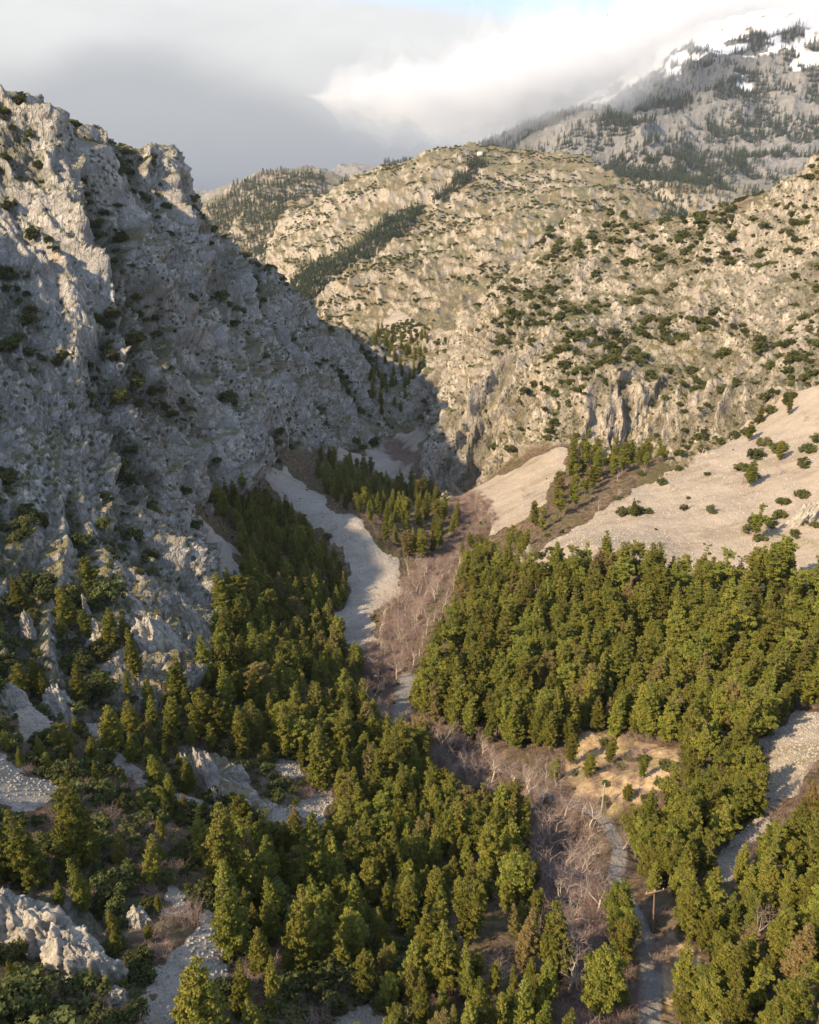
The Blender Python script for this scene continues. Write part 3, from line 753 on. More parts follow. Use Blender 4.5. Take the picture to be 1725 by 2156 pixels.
# ------------------------------------------------------------------ planting
Fl = lambda A: A.reshape(-1)
fX, fY, fZ = Fl(PX), Fl(PY), Fl(PZ)
fnz = Fl(NF[..., 2])
def nearest(x, y):
    fi, fj = grid_ij(x, y)
    return (np.rint(fi).astype(int)*NA+np.rint(fj).astype(int))
def visible(P, lift=4.0):
    'is the top of a plant standing at P seen over the land in front of it'
    P = np.asarray(P, float).copy(); P[:, 2] += lift
    ok = np.ones(len(P), bool)
    for t_ in np.linspace(0.12, 0.985, 60):
        q = P*t_; g = zgrid(q[:, 0], q[:, 1]); ok &= (q[:, 2] > g-1.0) | (np.hypot(q[:, 0], q[:, 1]) < 12)
    return ok
def in_frame(P, mx=60):
    a, b, f = pproj(P); return (a > -mx) & (a < W0+mx) & (b > -mx) & (b < H0+150)
class Spacing:
    def __init__(s, cell): s.c = cell; s.d = {}
    def ok(s, x, y, r):
        ci, cj = int(x//s.c), int(y//s.c); k = int(r//s.c)+1
        for i in range(ci-k, ci+k+1):
            for j in range(cj-k, cj+k+1):
                for (a, b, q) in s.d.get((i, j), ()):
                    if (a-x)**2+(b-y)**2 < (0.5*(r+q))**2: return False
        s.d.setdefault((ci, cj), []).append((x, y, r)); return True
def scatter(poly, spacing, n_try, spc, cond=None, r_=rng):
    'random positions inside a world outline, kept apart'
    lo = poly.min(0); hi = poly.max(0)
    x = r_.uniform(lo[0], hi[0], n_try); y = r_.uniform(lo[1], hi[1], n_try)
    k = inside(poly, x, y); x, y = x[k], y[k]; idx = nearest(x, y)
    if cond is not None: kk = cond(idx, x, y); x, y, idx = x[kk], y[kk], idx[kk]
    out = []
    for a, b, i in zip(x, y, idx):
        s_ = spacing*r_.uniform(.7, 1.25)*min(1.0, max(.5, (math.hypot(a, b, 75)-15)/160))
        if spc.ok(a, b, s_): out.append(i)
    return out
fs, fr, fb, fd, fk = Fl(scree), Fl(road), Fl(bedw), Fl(dirt), Fl(rock)
spc = Spacing(6.0)
trees = []       # (index, height, kind)
def hand(lst, kinds=None):
    'plants read off the photograph: foot x, foot y, height there in photo pixels'
    for px, py, hp, kd in lst:
        g = ground(px, py)[0]
        if np.isnan(g[0]): continue
        i = int(nearest(g[0:1], g[1:2])[0]); rng_ = np.linalg.norm(g)
        dep = math.atan2(-g[2], math.hypot(g[0], g[1]))
        f = pproj(g)[2]
        h = hp*f/FPX/(math.cos(PITCH)-(py-H0/2)/FPX*math.sin(PITCH))*.92
        spc.ok(g[0], g[1], h*.3); trees.append((i, h, kd))
HAND = [(80,1870,175,0),(175,1830,195,2),(35,1845,120,0),(180,1910,115,1),(318,1860,115,1),(478,1870,175,0),(528,1890,110,1),(497,2010,165,2),
 (555,2060,110,2),(655,1900,180,6),(700,1860,110,1),(625,2050,190,1),(672,2030,135,1),(750,2020,110,3),(812,2010,110,1),(850,1960,120,6),
 (510,2140,110,1),(540,2200,110,6),(420,2200,170,2),(800,1880,120,0),(760,1850,120,5),(680,1660,125,2),(730,1720,100,2),(1170,2060,170,6),(1250,2140,150,3),
 (1100,2040,130,1),(930,2090,150,0),(985,1980,130,4),(1075,1900,120,3),(1030,1850,120,4),(890,2150,110,1),(1300,2040,130,4),(1290,1960,110,3),
 (200,1260,90,3),(65,1290,90,0),(140,1290,70,1),(280,1430,110,1),(375,1480,110,2),(330,1340,60,2),(270,1370,90,1),(480,1490,100,0),
 (90,1460,80,2),(240,1580,100,2),(420,1560,110,3),(1200,1610,70,3),(1235,1640,60,3),(1165,1650,55,4),(1190,1570,60,3),(1318,1690,40,3),(1350,1640,50,3),(510,1590,110,1),(1280,1610,60,3),
 (1230,1050,60,5),(1180,1090,60,5),(1125,1110,60,4),(1075,1160,50,5),(1290,1000,50,4),(1350,985,40,3),(1205,1010,60,3),
 (1335,1088,42,8),(1585,1140,88,5),(1580,1025,60,3),(1640,970,45,3),(1575,930,45,3),(1600,890,40,3),(1660,875,40,3),
 (1600,1880,0.01,0)]
HAND = [h for h in HAND if h[2] > 1]
hand(HAND)
OUT = {
 'fr': [(975,1190),(1080,1230),(1200,1225),(1290,1190),(1345,1225),(1440,1235),(1560,1250),(1650,1230),(1690,1290),(1725,1260),(1950,1260),(1950,1540),(1725,1490),(1660,1530),(1590,1560),(1620,1620),(1600,1690),(1500,1800),(1500,1880),(1560,1850),(1640,1740),(1725,1640),(1950,1640),(1950,2350),(1400,2350),(1385,2100),(1395,1950),(1345,1850),(1330,1760),(1440,1680),(1440,1590),(1280,1545),(1180,1590),(1060,1575),(890,1550),(865,1440),(900,1320),(960,1250)],
 'fc': [(470,1060),(560,1075),(640,1115),(700,1165),(730,1240),(740,1340),(770,1400),(750,1500),(850,1560),(930,1640),(1090,1690),(1120,1780),(1170,1900),(1195,2050),(1225,2350),(560,2350),(560,2100),(500,2000),(480,1900),(400,1800),(480,1760),(620,1780),(720,1720),(700,1640),(560,1590),(440,1560),(400,1480),(460,1400),(455,1200),(430,1110)],
 'fd': [(680,955),(760,985),(850,1020),(905,1045),(960,1075),(1015,1140),(980,1175),(900,1180),(840,1190),(800,1130),(760,1090),(700,1060),(660,1000)],
 'fe': [(1060,1190),(1090,1110),(1140,1070),(1190,965),(1240,920),(1290,945),(1400,955),(1395,975),(1300,1010),(1210,1075),(1140,1130),(1095,1180)],
 'ff': [(790,700),(860,690),(905,740),(890,800),(860,860),(790,870),(775,790)],
 'fl': [(-120,1230),(120,1270),(280,1400),(420,1500),(560,1600),(640,1700),(480,1760),(380,1820),(330,2000),(300,2300),(-150,2300)],
 'fm': [(1240,2000),(1300,1870),(1345,1960),(1350,2100),(1345,2350),(1240,2350)],
}
OUTW = {k: poly_xy(v) for k, v in OUT.items()}
clear = lambda lim: (lambda i, x, y: (fs[i] < lim) & (fr[i] < .1) & (fb[i] < .3) & (fd[i] < .3))
KEEP = [[(1335,1930),(1345,2010),(1340,2170),(1395,2170),(1390,2050),(1365,1950)], [(1240,1700),(1280,1850),(1312,1850),(1312,1770),(1275,1705)],
 [(1110,1680),(1150,1900),(1195,2000),(1215,2080),(1255,2060),(1235,1950),(1250,1850),(1290,1850),(1270,1720),(1200,1670)],
 [(820,1520),(835,1480),(862,1440),(868,1500),(850,1525)], [(900,1580),(960,1650),(1090,1660),(1090,1620),(1000,1590),(940,1540)],
 [(770,1380),(810,1290),(870,1180),(965,1180),(960,1250),(900,1330),(865,1430),(810,1460)],
 [(380,1580),(420,1570),(465,1610),(440,1650)], [(0,1860),(60,1860),(220,1980),(250,2060),(200,2050),(0,1960)],
 [(1370,1870),(1385,1870),(1385,1960),(1370,1960)], [(380,1890),(330,2140),(400,2140),(470,1960),(450,1900)]]+[DIRT['bank']]+[SCREE[k] for k in ('s1', 's1b', 's5', 's7', 's8', 's9', 's10', 's3')]
KEEP = [np.array(p, float) for p in KEEP]
def blocks(i, h, wf=.13, fr_=(.25, .55, .8)):
    'would a plant here stand in front of ground that the photograph shows bare'
    i = np.atleast_1d(i); h = np.atleast_1d(h); n = np.zeros(len(i))
    for q in fr_:
        for sd in (-1, 1):
            P = np.stack([fX[i]+sd*h*wf*(1.1-q), fY[i], fZ[i]+h*q], -1); a, b, f = pproj(P)
            for K in KEEP: n += inside(K, a, b)
    return n > 0
def add_trees(key, sp, n, h0, h1, kinds, cond=clear(.25)):
    for i in scatter(OUTW[key], sp, n, spc, cond):
        g = min(1.0, max(.5, (math.hypot(fX[i], fY[i], fZ[i])-5)/165)); h_ = rng.uniform(h0*.72, h1*1.04)*g
        if not blocks(i, h_)[0]: trees.append((i, h_, int(rng.choice(kinds))))
add_trees('fr', 3.25, 22000, 9.0, 13.5, [0, 1, 6, 3, 4, 9, 10, 11, 7, 2, 12, 5])
add_trees('fc', 3.2, 20000, 8, 12.5, [0, 1, 2, 6, 9, 10, 13, 4, 12, 11], lambda i, x, y: (fs[i] < .25) & (fr[i] < .1) & (fb[i] < .4) & (perlin(x/14, y/14, x*0+3) > -.32))
add_trees('fd', 6.0, 4000, 9, 13, [3, 4, 0, 1, 6])
add_trees('fe', 6.0, 1500, 7, 11, [3, 5, 4, 7])
add_trees('ff', 8.0, 1500, 8, 13, [0, 1, 6])
add_trees('fm', 5.0, 1500, 7, 10, [3, 4, 0])
add_trees('fl', 4.6, 4000, 5, 9.5, [0, 1, 2, 6, 9, 10, 3], lambda i, x, y: (fs[i] < .25) & (perlin(x/15, y/15, x*0+8)-.3*(fk[i] > .5) > -.10))

def place(me_list, name, i, h, base_h, label, cat, group, part_names, rot=None, wide=1.0, tilt=0.03):
    e = bpy.data.objects.new(name, None); COL.objects.link(e); e.empty_display_size = 0.3
    e.location = (fX[i], fY[i], fZ[i]); s_ = h/base_h
    e.scale = (s_*wide, s_*wide*rng.uniform(.92, 1.08), s_); e.rotation_euler = (rng.normal()*tilt, rng.normal()*tilt, rng.uniform(0, 6.28) if rot is None else rot)
    e['label'] = label; e['category'] = cat; e['group'] = group
    for me, pn in zip(me_list, part_names):
        o = bpy.data.objects.new(pn, me); COL.objects.link(o); o.parent = e
    return e
def stuff_points(name, items, protos, mats_hint, label):
    'one object: many plants grown from points (items: index, scale, kind)'
    idx = np.array([a for a, _, _ in items]); n = len(idx)
    me = bpy.data.meshes.new(name); me.vertices.add(n)
    me.vertices.foreach_set('co', np.stack([fX[idx], fY[idx], fZ[idx]], -1).astype(np.float32).ravel())
    s3 = me.attributes.new('size', 'FLOAT_VECTOR', 'POINT'); s3.data.foreach_set('vector', np.array([s for _, s, _ in items], np.float32).ravel())
    rt = me.attributes.new('turn', 'FLOAT_VECTOR', 'POINT'); tv = rng.normal(size=(n, 3))*0.04; tv[:, 2] = rng.uniform(0, 6.28, n); rt.data.foreach_set('vector', tv.astype(np.float32).ravel())
    kd = me.attributes.new('kind_no', 'INT', 'POINT'); kd.data.foreach_set('value', np.array([k for _, _, k in items], np.int32))
    o = link(name, me, kind='stuff'); o['label'] = label
    g = bpy.data.node_groups.new(name, 'GeometryNodeTree')
    g.interface.new_socket('Geometry', in_out='INPUT', socket_type='NodeSocketGeometry'); g.interface.new_socket('Geometry', in_out='OUTPUT', socket_type='NodeSocketGeometry')
    N = g.nodes; L = g.links; gi = N.new('NodeGroupInput'); go = N.new('NodeGroupOutput'); jn = N.new('GeometryNodeJoinGeometry')
    def named(nm, ty):
        q = N.new('GeometryNodeInputNamedAttribute'); q.data_type = ty; q.inputs['Name'].default_value = nm
        return [s for s in q.outputs if s.enabled and s.name == 'Attribute'][0]
    a_s, a_t, a_k = named('size', 'FLOAT_VECTOR'), named('turn', 'FLOAT_VECTOR'), named('kind_no', 'INT')
    e2r = N.new('FunctionNodeEulerToRotation'); L.new(a_t, e2r.inputs[0])
    m2p = N.new('GeometryNodeMeshToPoints'); L.new(gi.outputs[0], m2p.inputs[0])
    for k, obs in enumerate(protos):
        cmp_ = N.new('FunctionNodeCompare'); cmp_.data_type = 'INT'; cmp_.operation = 'EQUAL'
        ins = [s for s in cmp_.inputs if s.enabled]; L.new(a_k, ins[0]); ins[1].default_value = k
        for ob in obs:
            oi = N.new('GeometryNodeObjectInfo'); oi.inputs['Object'].default_value = ob; oi.transform_space = 'ORIGINAL'; oi.inputs['As Instance'].default_value = True
            ip = N.new('GeometryNodeInstanceOnPoints'); L.new(m2p.outputs[0], ip.inputs['Points']); L.new(cmp_.outputs[0], ip.inputs['Selection'])
            L.new(oi.outputs['Geometry'], ip.inputs['Instance']); L.new(e2r.outputs[0], ip.inputs['Rotation']); L.new(a_s, ip.inputs['Scale'])
            L.new(ip.outputs[0], jn.inputs[0])
    L.new(jn.outputs[0], go.inputs[0])
    md = o.modifiers.new('growth', 'NODES'); md.node_group = g
    return o

# pines: the 300 that show largest stand as trees of their own, the rest as one wood
ti = np.array([a for a, _, _ in trees]); th = np.array([b for _, b, _ in trees]); tk = np.array([c for _, _, c in trees])
TP = np.stack([fX[ti], fY[ti], fZ[ti]], -1); vis = visible(TP, 7.0) & in_frame(TP, 60)
mid_ = TP+np.stack([0*th, 0*th, th*.5], -1)
cxp, cyp, fdp = pproj(mid_); size = th*FPX/fdp*np.where((cxp > 0) & (cxp < W0) & (cyp > 0) & (cyp < H0-10), 1, .01)*vis
order = np.argsort(-size); solo = set(order[:300].tolist())
_on = 'zero one two three four five six seven eight nine ten eleven twelve thirteen fourteen fifteen sixteen seventeen eighteen nineteen'.split()
_tn = '_ _ twenty thirty forty fifty sixty seventy eighty ninety'.split()
def num(n):
    n = int(min(max(n, 0), 99)); return _on[n] if n < 20 else _tn[n//10]+('' if n % 10 == 0 else '-'+_on[n % 10])
def spot_words(px, py):
    return '%s percent across and %s percent down the photo' % (num(round(px/W0*100)), num(round(py/H0*100)))
tone = ['conical pine', 'slender pine', 'broad pine', 'rounded pine', 'round-topped pine', 'loose open pine', 'narrow pine', 'ragged pine', 'flat spreading pine', 'bare-stemmed conical pine', 'tall narrow pine', 'gappy pine', 'bushy low-branched pine', 'spire-like pine']
crown_of = {}
used = set()
def uniq(lbl_fn, px, py):
    l = lbl_fn(px, py)
    while l in used: py += 8; l = lbl_fn(px, py)
    used.add(l); return l
for q in order[:300]:
    i, h, k = int(ti[q]), float(th[q]), int(tk[q])
    x_p, y_p = cxp[q], cyp[q]
    e = place(PINES[k], 'pine_tree', i, h, 12.0, '', 'tree', 'pines of the gorge wood', ('crown', 'trunk'), wide=rng.uniform(.72, 1.05)*(1.6 if k == 8 else 1), tilt=.055)
    e['label'] = uniq(lambda a, b: tone[k]+' with its crown '+spot_words(a, b), x_p, y_p)
    if k not in crown_of: crown_of[k] = list(e.children)
for k in range(len(PINES)):
    if k not in crown_of: crown_of[k] = crown_of[0]
rest = [(int(ti[q]), (th[q]/12*rng.uniform(.74, 1.05),)*2+(th[q]/12,), int(tk[q])) for q in order[300:] if size[q] > 0 or fdp[q] < 700]
stuff_points('pine_wood', rest, [crown_of[k] for k in range(len(PINES))], None, 'dense green pine wood filling the valley floor and lower slopes')
# ------------------------------------------------------------------ bushes, bare trees, firs
def spread(n, lo, hi, cond, sp, spc_, r_=rng, win=None):
    'try n photo-visible spots on the land between two distances'
    out = []; ia = int(np.searchsorted(RA, lo)); ib = int(np.searchsorted(RA, hi)); ja = 0; jb = NA-92
    # uniform over area: radius ~ sqrt
    r = np.sqrt(r_.uniform(lo*lo, hi*hi, n)); a = r_.uniform(-39, 39, n)*math.pi/180
    idx = nearest(r*np.sin(a), r*np.cos(a)); k = cond(idx); idx = idx[k]
    P = np.stack([fX[idx], fY[idx], fZ[idx]], -1); k = in_frame(P, 80); idx = idx[k]
    for i in idx:
        s_ = sp*r_.uniform(.5, 1.5)
        if spc_ is None or spc_.ok(fX[i], fY[i], s_): out.append(int(i))
    return out
fg, fgr, fsn = Fl(gully), Fl(grass), Fl(snow)
fR_ = Fl(RR); fAz = Fl(AZ)
noi = lambda i, k, o: perlin(fX[i]/k, fY[i]/k, fZ[i]/k+o)
ok0 = lambda i: (fr[i] < .05) & (fb[i] < .4) & (fs[i] < .2) & (fd[i] < .5)
bush = []
def add_bush(lst, lo, hi):
    for i in lst: bush.append((i, (lo*.7+(hi*1.35-lo*.7)*rng.random()**2.2), int(rng.integers(0, 4))))
# maquis among the rocks bottom left, gullies of the near spur
spu = Spacing(4.0)
add_bush(spread(26000, 35, 150, lambda i: ok0(i) & (fX[i] < 4) & (noi(i, 9, 1) > -.30) & ((fk[i] < .4) | (fg[i] > .5)) & ~blocks(i, np.full(len(i), 1.5)), 2.2, spu), .9, 1.7)
add_bush(spread(26000, 120, 380, lambda i: ok0(i) & (fk[i] > .4) & ((fg[i] > .45) | ((noi(i, 22, 2) > .3) & (fnz[i] > .45))) & (noi(i, 24, 5)+.4*noi(i, 9, 3) > .0), 2.6, Spacing(4.)), .7, 1.9)
add_bush(spread(30000, 380, 720, lambda i: ok0(i) & (fk[i] > .4) & ((fg[i] > .5) | (noi(i, 26, 2) > .35)) & (noi(i, 30, 5)+.5*noi(i, 10, 3) > .05), 3.0, Spacing(4.)), .9, 2.5)
add_bush(spread(2500, 240, 520, lambda i: ok0(i) & (fX[i] > 40) & (fk[i] > .3), 5.5, spc), .35, .9)
add_bush(spread(3000, 90, 250, lambda i: (fr[i] < .05) & (fk[i] < .4) & (fs[i] < .2), 3.0, spc), .5, .95)
add_bush(spread(900, 180, 330, lambda i: (fs[i] > .5) & (noi(i, 30, 3) > .35), 6, spc), .45, .8)
# garrigue on the middle hill
add_bush(spread(120000, 720, 1950, lambda i: (noi(i, 90, 3)+0.8*noi(i, 22, 1)+.6*(fnz[i]-.75) > .12), 7.0, None), .9, 2.3)
add_bush(spread(20000, 330, 720, lambda i: ok0(i) & (fX[i] > 20) & (fk[i] > .4) & (noi(i, 45, 4)+.5*noi(i, 12, 2) > .12) & (fnz[i] > .35), 2.2, Spacing(4.)), .8, 2.6)
add_bush(spread(30000, 330, 720, lambda i: ok0(i) & (fX[i] > 20) & (fk[i] > .4) & (noi(i, 45, 4)+.5*noi(i, 12, 2) > -.1), 3, Spacing(4.)), .25, .6)
add_bush(spread(40000, 120, 720, lambda i: ok0(i) & (fX[i] < -15) & (fk[i] > .4) & (fg[i] > .12) & (noi(i, 20, 7)+.5*noi(i, 8, 3) > -.05), 2.8, Spacing(5.)), 1.1, 3.0)
def hand_bush(lst):
    for px, py, wd_ in lst:
        g = ground(px, py)[0]
        if np.isnan(g[0]): continue
        bush.append((int(nearest(g[0:1], g[1:2])[0]), wd_*.5*pproj(g)[2]/FPX, int(rng.integers(0, 4))))
hand_bush([(1440,1072,18),(1498,1080,26),(1300,1050,20),(1350,1000,20),(1395,1020,28),(1490,1000,16),(1590,965,40),(1560,990,36),(1580,1010,36),(1640,950,40),(1610,935,34),(1575,915,34),(1600,890,32),(1625,868,30),(1610,850,28),(1655,850,24),
 (1690,985,34),(1702,950,36),(1722,930,36),(1650,1060,30),(1690,1045,34),(1622,1110,30),(1600,1138,28),(1640,1090,34),(1520,935,24),(1480,950,24),(1430,965,26),(1430,990,22),(1545,925,28),(1585,1100,30),(1580,1120,32),(1665,835,30),(1640,830,28),(1690,800,26),
 (690,1135,24),(1450,1050,12),(1310,1085,30),(1340,1082,34),(1365,1080,24),(1220,1170,20),(1140,1175,26),(1160,1165,22),(1180,1000,20),(1210,985,20),(1020,1110,30),(1000,1140,34),(1690,1105,20),(1715,1110,22),(1672,1130,26),(1640,1150,18)])
# big firs on hills: wooded strips
strips = {
 'h1': [(610,590),(700,550),(760,510),(830,460),(890,435),(870,470),(800,530),(740,560),(700,590),(650,640),(600,620)],
 'h2': [(905,430),(950,390),(1010,345),(1030,350),(985,385),(930,425)],
 'h3': [(430,450),(520,385),(600,350),(680,370),(735,390),(650,400),(600,440),(560,520),(500,530),(450,490)],
 'h4': [(1270,335),(1400,350),(1540,390),(1560,430),(1470,462),(1390,425),(1300,370)],
 'h5': [(1040,305),(1100,305),(1200,310),(1200,320),(1060,322)],
 'h6': [(1350,215),(1430,240),(1560,170),(1620,150),(1725,100),(1725,360),(1640,400),(1580,340),(1500,330),(1420,300),(1360,260)],
 'h7': [(1060,290),(1200,235),(1330,240),(1420,300),(1300,300),(1200,260),(1100,300)],
 'h8': [(820,325),(900,310),(1040,300),(1040,306),(900,318)],
 'h9': [(1240,450),(1330,455),(1400,470),(1480,470),(1600,440),(1600,480),(1480,500),(1380,490),(1300,490),(1250,465)],
}
SW = {k: poly_xy(v) for k, v in strips.items()}
firs = []
def add_firs(key, sp, n, h0, h1, cond=None):
    s2_ = Spacing(15.0)
    for i in scatter(SW[key], sp, n, s2_, cond):
        if fR_[i] < 850: continue
        firs.append((i, rng.uniform(h0, h1), int(rng.integers(0, 3))))
def spread_firs(n, lo, hi, cond, h0, h1):
    for i in spread(n, lo, hi, cond, 5, None): firs.append((i, rng.uniform(h0, h1), int(rng.integers(0, 3))))
add_firs('h1', 5, 12000, 9, 15); add_firs('h2', 6, 3000, 10, 16)
add_firs('h3', 8, 26000, 10, 17, lambda i, x, y: perlin(x/70, y/70, x*0) > -.25)
add_firs('h4', 9, 16000, 10, 17, lambda i, x, y: perlin(x/60, y/60, x*0) > -.3)
add_firs('h5', 12, 900, 7, 13); add_firs('h8', 14, 900, 5, 9)
spread_firs(80000, 2200, 3900, lambda i: (noi(i, 170, 2)+.5*noi(i, 50, 3) > .06) & (fsn[i] < .3) & (fX[i] > -100), 13, 24)
spread_firs(16000, 2200, 3900, lambda i: (noi(i, 170, 2) > -.35) & (fsn[i] < .3) & (fX[i] > -100), 12, 20)
add_bush([i for i in scatter(SW['h9'], 5, 2500, spc)], 1.6, 2.6)
for i in spread(1500, 560, 720, lambda i: ok0(i) & (fX[i] < -60) & (noi(i, 25, 1) > 0.05), 5, spc): bush.append((i, rng.uniform(1.2, 2.4), 3))

# bushes: 300 that show largest on their own, the rest as one cover
bi = np.array([a for a, _, _ in bush]); bs = np.array([b for _, b, _ in bush]); bk = np.array([c for _, _, c in bush])
BP = np.stack([fX[bi], fY[bi], fZ[bi]], -1); bv = visible(BP, 1.2) & in_frame(BP, 40)
bx, by_, bf = pproj(BP+np.stack([0*bs, 0*bs, bs*.8], -1))
# a bush under a taller pine shows nothing
tcx, tcy = cxp, cyp; twp = th*0.20*FPX/fdp; thp = th*.42*FPX/fdp
hidden = np.zeros(len(bi), bool)
for q in range(len(ti)):
    if size[q] < 25: continue
    hidden |= (np.abs(bx-tcx[q]) < twp[q]) & (np.abs(by_-tcy[q]) < thp[q]) & (bf > fdp[q]-2)
bsz = bs*FPX/bf*bv*(~hidden)*np.where((bx > 5) & (bx < W0-5) & (by_ > 5) & (by_ < H0-15), 1, .01)
order = np.argsort(-bsz)
LM = {'the pale gravel slope': [(700,1200),(1400,1100)], 'the stream bed of bare trees': [(1190,1800),(850,1300)], 'the dirt track': [(1370,2080),(1290,1780)]}
bwords = ['round dark bush', 'dense tall bush', 'low spreading bush', 'upright evergreen bush']
bushob = {}
for q in order[:300]:
    k = int(bk[q]); s_ = float(bs[q])
    e = place(BUSH[k], 'evergreen_bush', int(bi[q]), s_, 1.6, '', 'bush', 'evergreen bushes among the rocks', ('foliage', 'stem'), tilt=.08)
    e['label'] = uniq(lambda a, b: bwords[k]+' standing '+spot_words(a, b), bx[q], by_[q])
    bushob.setdefault(k, list(e.children))
rest = [(int(bi[q]), (bs[q]/1.6*rng.uniform(.8, 1.3), bs[q]/1.6*rng.uniform(.8, 1.3), bs[q]/1.6*rng.uniform(.7, 1.1)), int(bk[q])) for q in order[300:]]
stuff_points('maquis_shrubs', rest, [bushob[k][:1] for k in range(4)], None, 'dark evergreen scrub dotting the limestone slopes and hills')

# bare trees along the stream bed
bare = []
spb = Spacing(6.0)
def add_bare(px_list, hp, kd=None):
    for px, py in px_list:
        g = ground(px, py)[0]
        if np.isnan(g[0]): continue
        i = int(nearest(g[0:1], g[1:2])[0]); f = pproj(g)[2]; spb.ok(g[0], g[1], 3); bare.append((i, hp*f/FPX/.8, int(rng.integers(0, 5)) if kd is None else kd))
add_bare([(1160,1790),(1225,1790),(1190,1850),(1180,1730),(1245,1750),(1230,1880),(1180,1920),(1200,1980),(1160,1870),(1255,1930)], 105)
add_bare([(935,1620),(985,1650),(1030,1655),(1080,1660),(960,1590)], 80)
add_bare([(1045,2080)], 75, 3); add_bare([(1385,1800),(1310,1790),(1340,1780)], 60); add_bare([(800,1535),(770,1500),(830,1560),(880,1590),(640,1520),(850,1600)], 75)
add_bare([(1590,1990)], 90, 2)
BEDP = poly_xy([(790,1400),(800,1300),(840,1220),(880,1190),(970,1185),(975,1250),(940,1310),(890,1370),(860,1440),(790,1480)])
for i in scatter(BEDP, 4.2, 1600, spb, lambda i, x, y: fr[i] < .1): bare.append((i, rng.uniform(6, 9), int(rng.integers(0, 5))))
BEDP2 = poly_xy([(970,1180),(1000,1120),(1000,1060),(1040,1080),(1060,1130),(1040,1180)])
for i in scatter(BEDP2, 7, 400, spb): bare.append((i, rng.uniform(5, 8), int(rng.integers(0, 5))))
BEDP3 = poly_xy([(760,1500),(850,1490),(900,1560),(1100,1640),(1150,1650),(1260,1760),(1250,1900),(1240,2100),(1200,2100),(1130,1850),(1120,1700),(920,1640),(800,1570)])
for i in scatter(BEDP3, 3.6, 2400, spb, lambda i, x, y: fr[i] < .1): bare.append((i, rng.uniform(4.5, 7.5), int(rng.integers(0, 5))))
SC2 = poly_xy(SCREE['s2'])
for px, py in [(1440,1072),(1498,1080),(1410,1040),(1300,1050),(1355,1000),(1490,1000),(1550,990),(1300,1010),(1260,1075),(1690,890),(1640,1000),(1385,1020),(1480,955),(1560,1020),(1180,1010),(1100,1050)]: add_bare([(px, py)], 26, 0)
barew = ['bare pale-limbed tree', 'wide bare tree', 'slim leafless tree', 'leafless tree with spreading pale limbs', 'low twiggy leafless tree']
for (i, h, k) in bare[:300]:
    a, b, f = pproj(np.array([fX[i], fY[i], fZ[i]+h*.4]))
    e = place(BARE[k], 'bare_tree', i, h, 9.0, '', 'tree', 'leafless trees of the stream bed and gravel slope', ('twigs', 'limbs'))
    e['label'] = uniq(lambda a, b: barew[k]+' '+spot_words(a, b), float(a), float(b))
# brushwood round them
thk = [(i, (rng.uniform(.5, 1.1),)*3, int(rng.integers(0, 2))) for i in spread(40000, 35, 330, lambda i: (fb[i] > .15) & (fr[i] < .05), 1.1, Spacing(2.0))]
thk += [(i, (rng.uniform(.4, .8),)*3, int(rng.integers(0, 2))) for i in spread(16000, 35, 200, lambda i: (fk[i] < .5) & (fs[i] < .1) & (fr[i] < .02) & (noi(i, 12, 4) > .05), 1.8, Spacing(3.0))]
tobs = []
for k in range(2):
    # the two brush clumps beside the track that the rest of the brush repeats
    g = ground([1330+k*60], [1990+k*40])[0]; i = int(nearest(g[0:1], g[1:2])[0])
    o = bpy.data.objects.new('twig_brush', TH[k]); COL.objects.link(o); o.location = (fX[i], fY[i], fZ[i]); o.scale = (.8, .8, .8)
    o['label'] = ('dry grey brush clump at the %s edge of the dirt track' % ('stream side' if k == 0 else 'bank side')); o['category'] = 'brush'; o['group'] = 'dry brush clumps by the track'
    tobs.append([o])
stuff_points('dry_brush', thk, tobs, None, 'leafless reddish brushwood in the stream bed')

fw_ = lambda i: 1.55 if fR_[i] < 2400 and fX[i] < 700 else 1.15
# firs of the far hills
fi_ = np.array([a for a, _, _ in firs]); fh_ = np.array([b for _, b, _ in firs]); fk_ = np.array([c for _, _, c in firs])
FP = np.stack([fX[fi_], fY[fi_], fZ[fi_]], -1); fv = visible(FP, 8) & in_frame(FP, 20)
fx, fy, ff = pproj(FP+np.stack([0*fh_, 0*fh_, fh_*.5], -1)); fsz = fh_*FPX/ff*fv*np.where((fx > 3) & (fx < W0-3) & (fy > 3), 1, .01)
order = np.argsort(-fsz); firob = {}
for q in order[:300]:
    k = int(fk_[q]); i = int(fi_[q])
    o = bpy.data.objects.new('fir_tree', FIRS[k]); COL.objects.link(o); s_ = fh_[q]/10; o.location = (fX[i], fY[i], fZ[i]); o.scale = (s_*fw_(i), s_*fw_(i), s_); o.rotation_euler = (0, 0, rng.uniform(0, 6.28))
    o['category'] = 'tree'; o['group'] = 'dark firs on the far hills'; o['label'] = uniq(lambda a, b: 'small dark far fir '+spot_words(a, b), fx[q], fy[q]); firob.setdefault(k, [o])
rest = [(int(fi_[q]), (fh_[q]/10*fw_(fi_[q]),)*2+(fh_[q]/10,), int(fk_[q])) for q in order[300:] if fv[q]]
stuff_points('fir_forest', rest, [firob[k] for k in range(3)], None, 'dark fir forest scattered over the far mountain slopes')
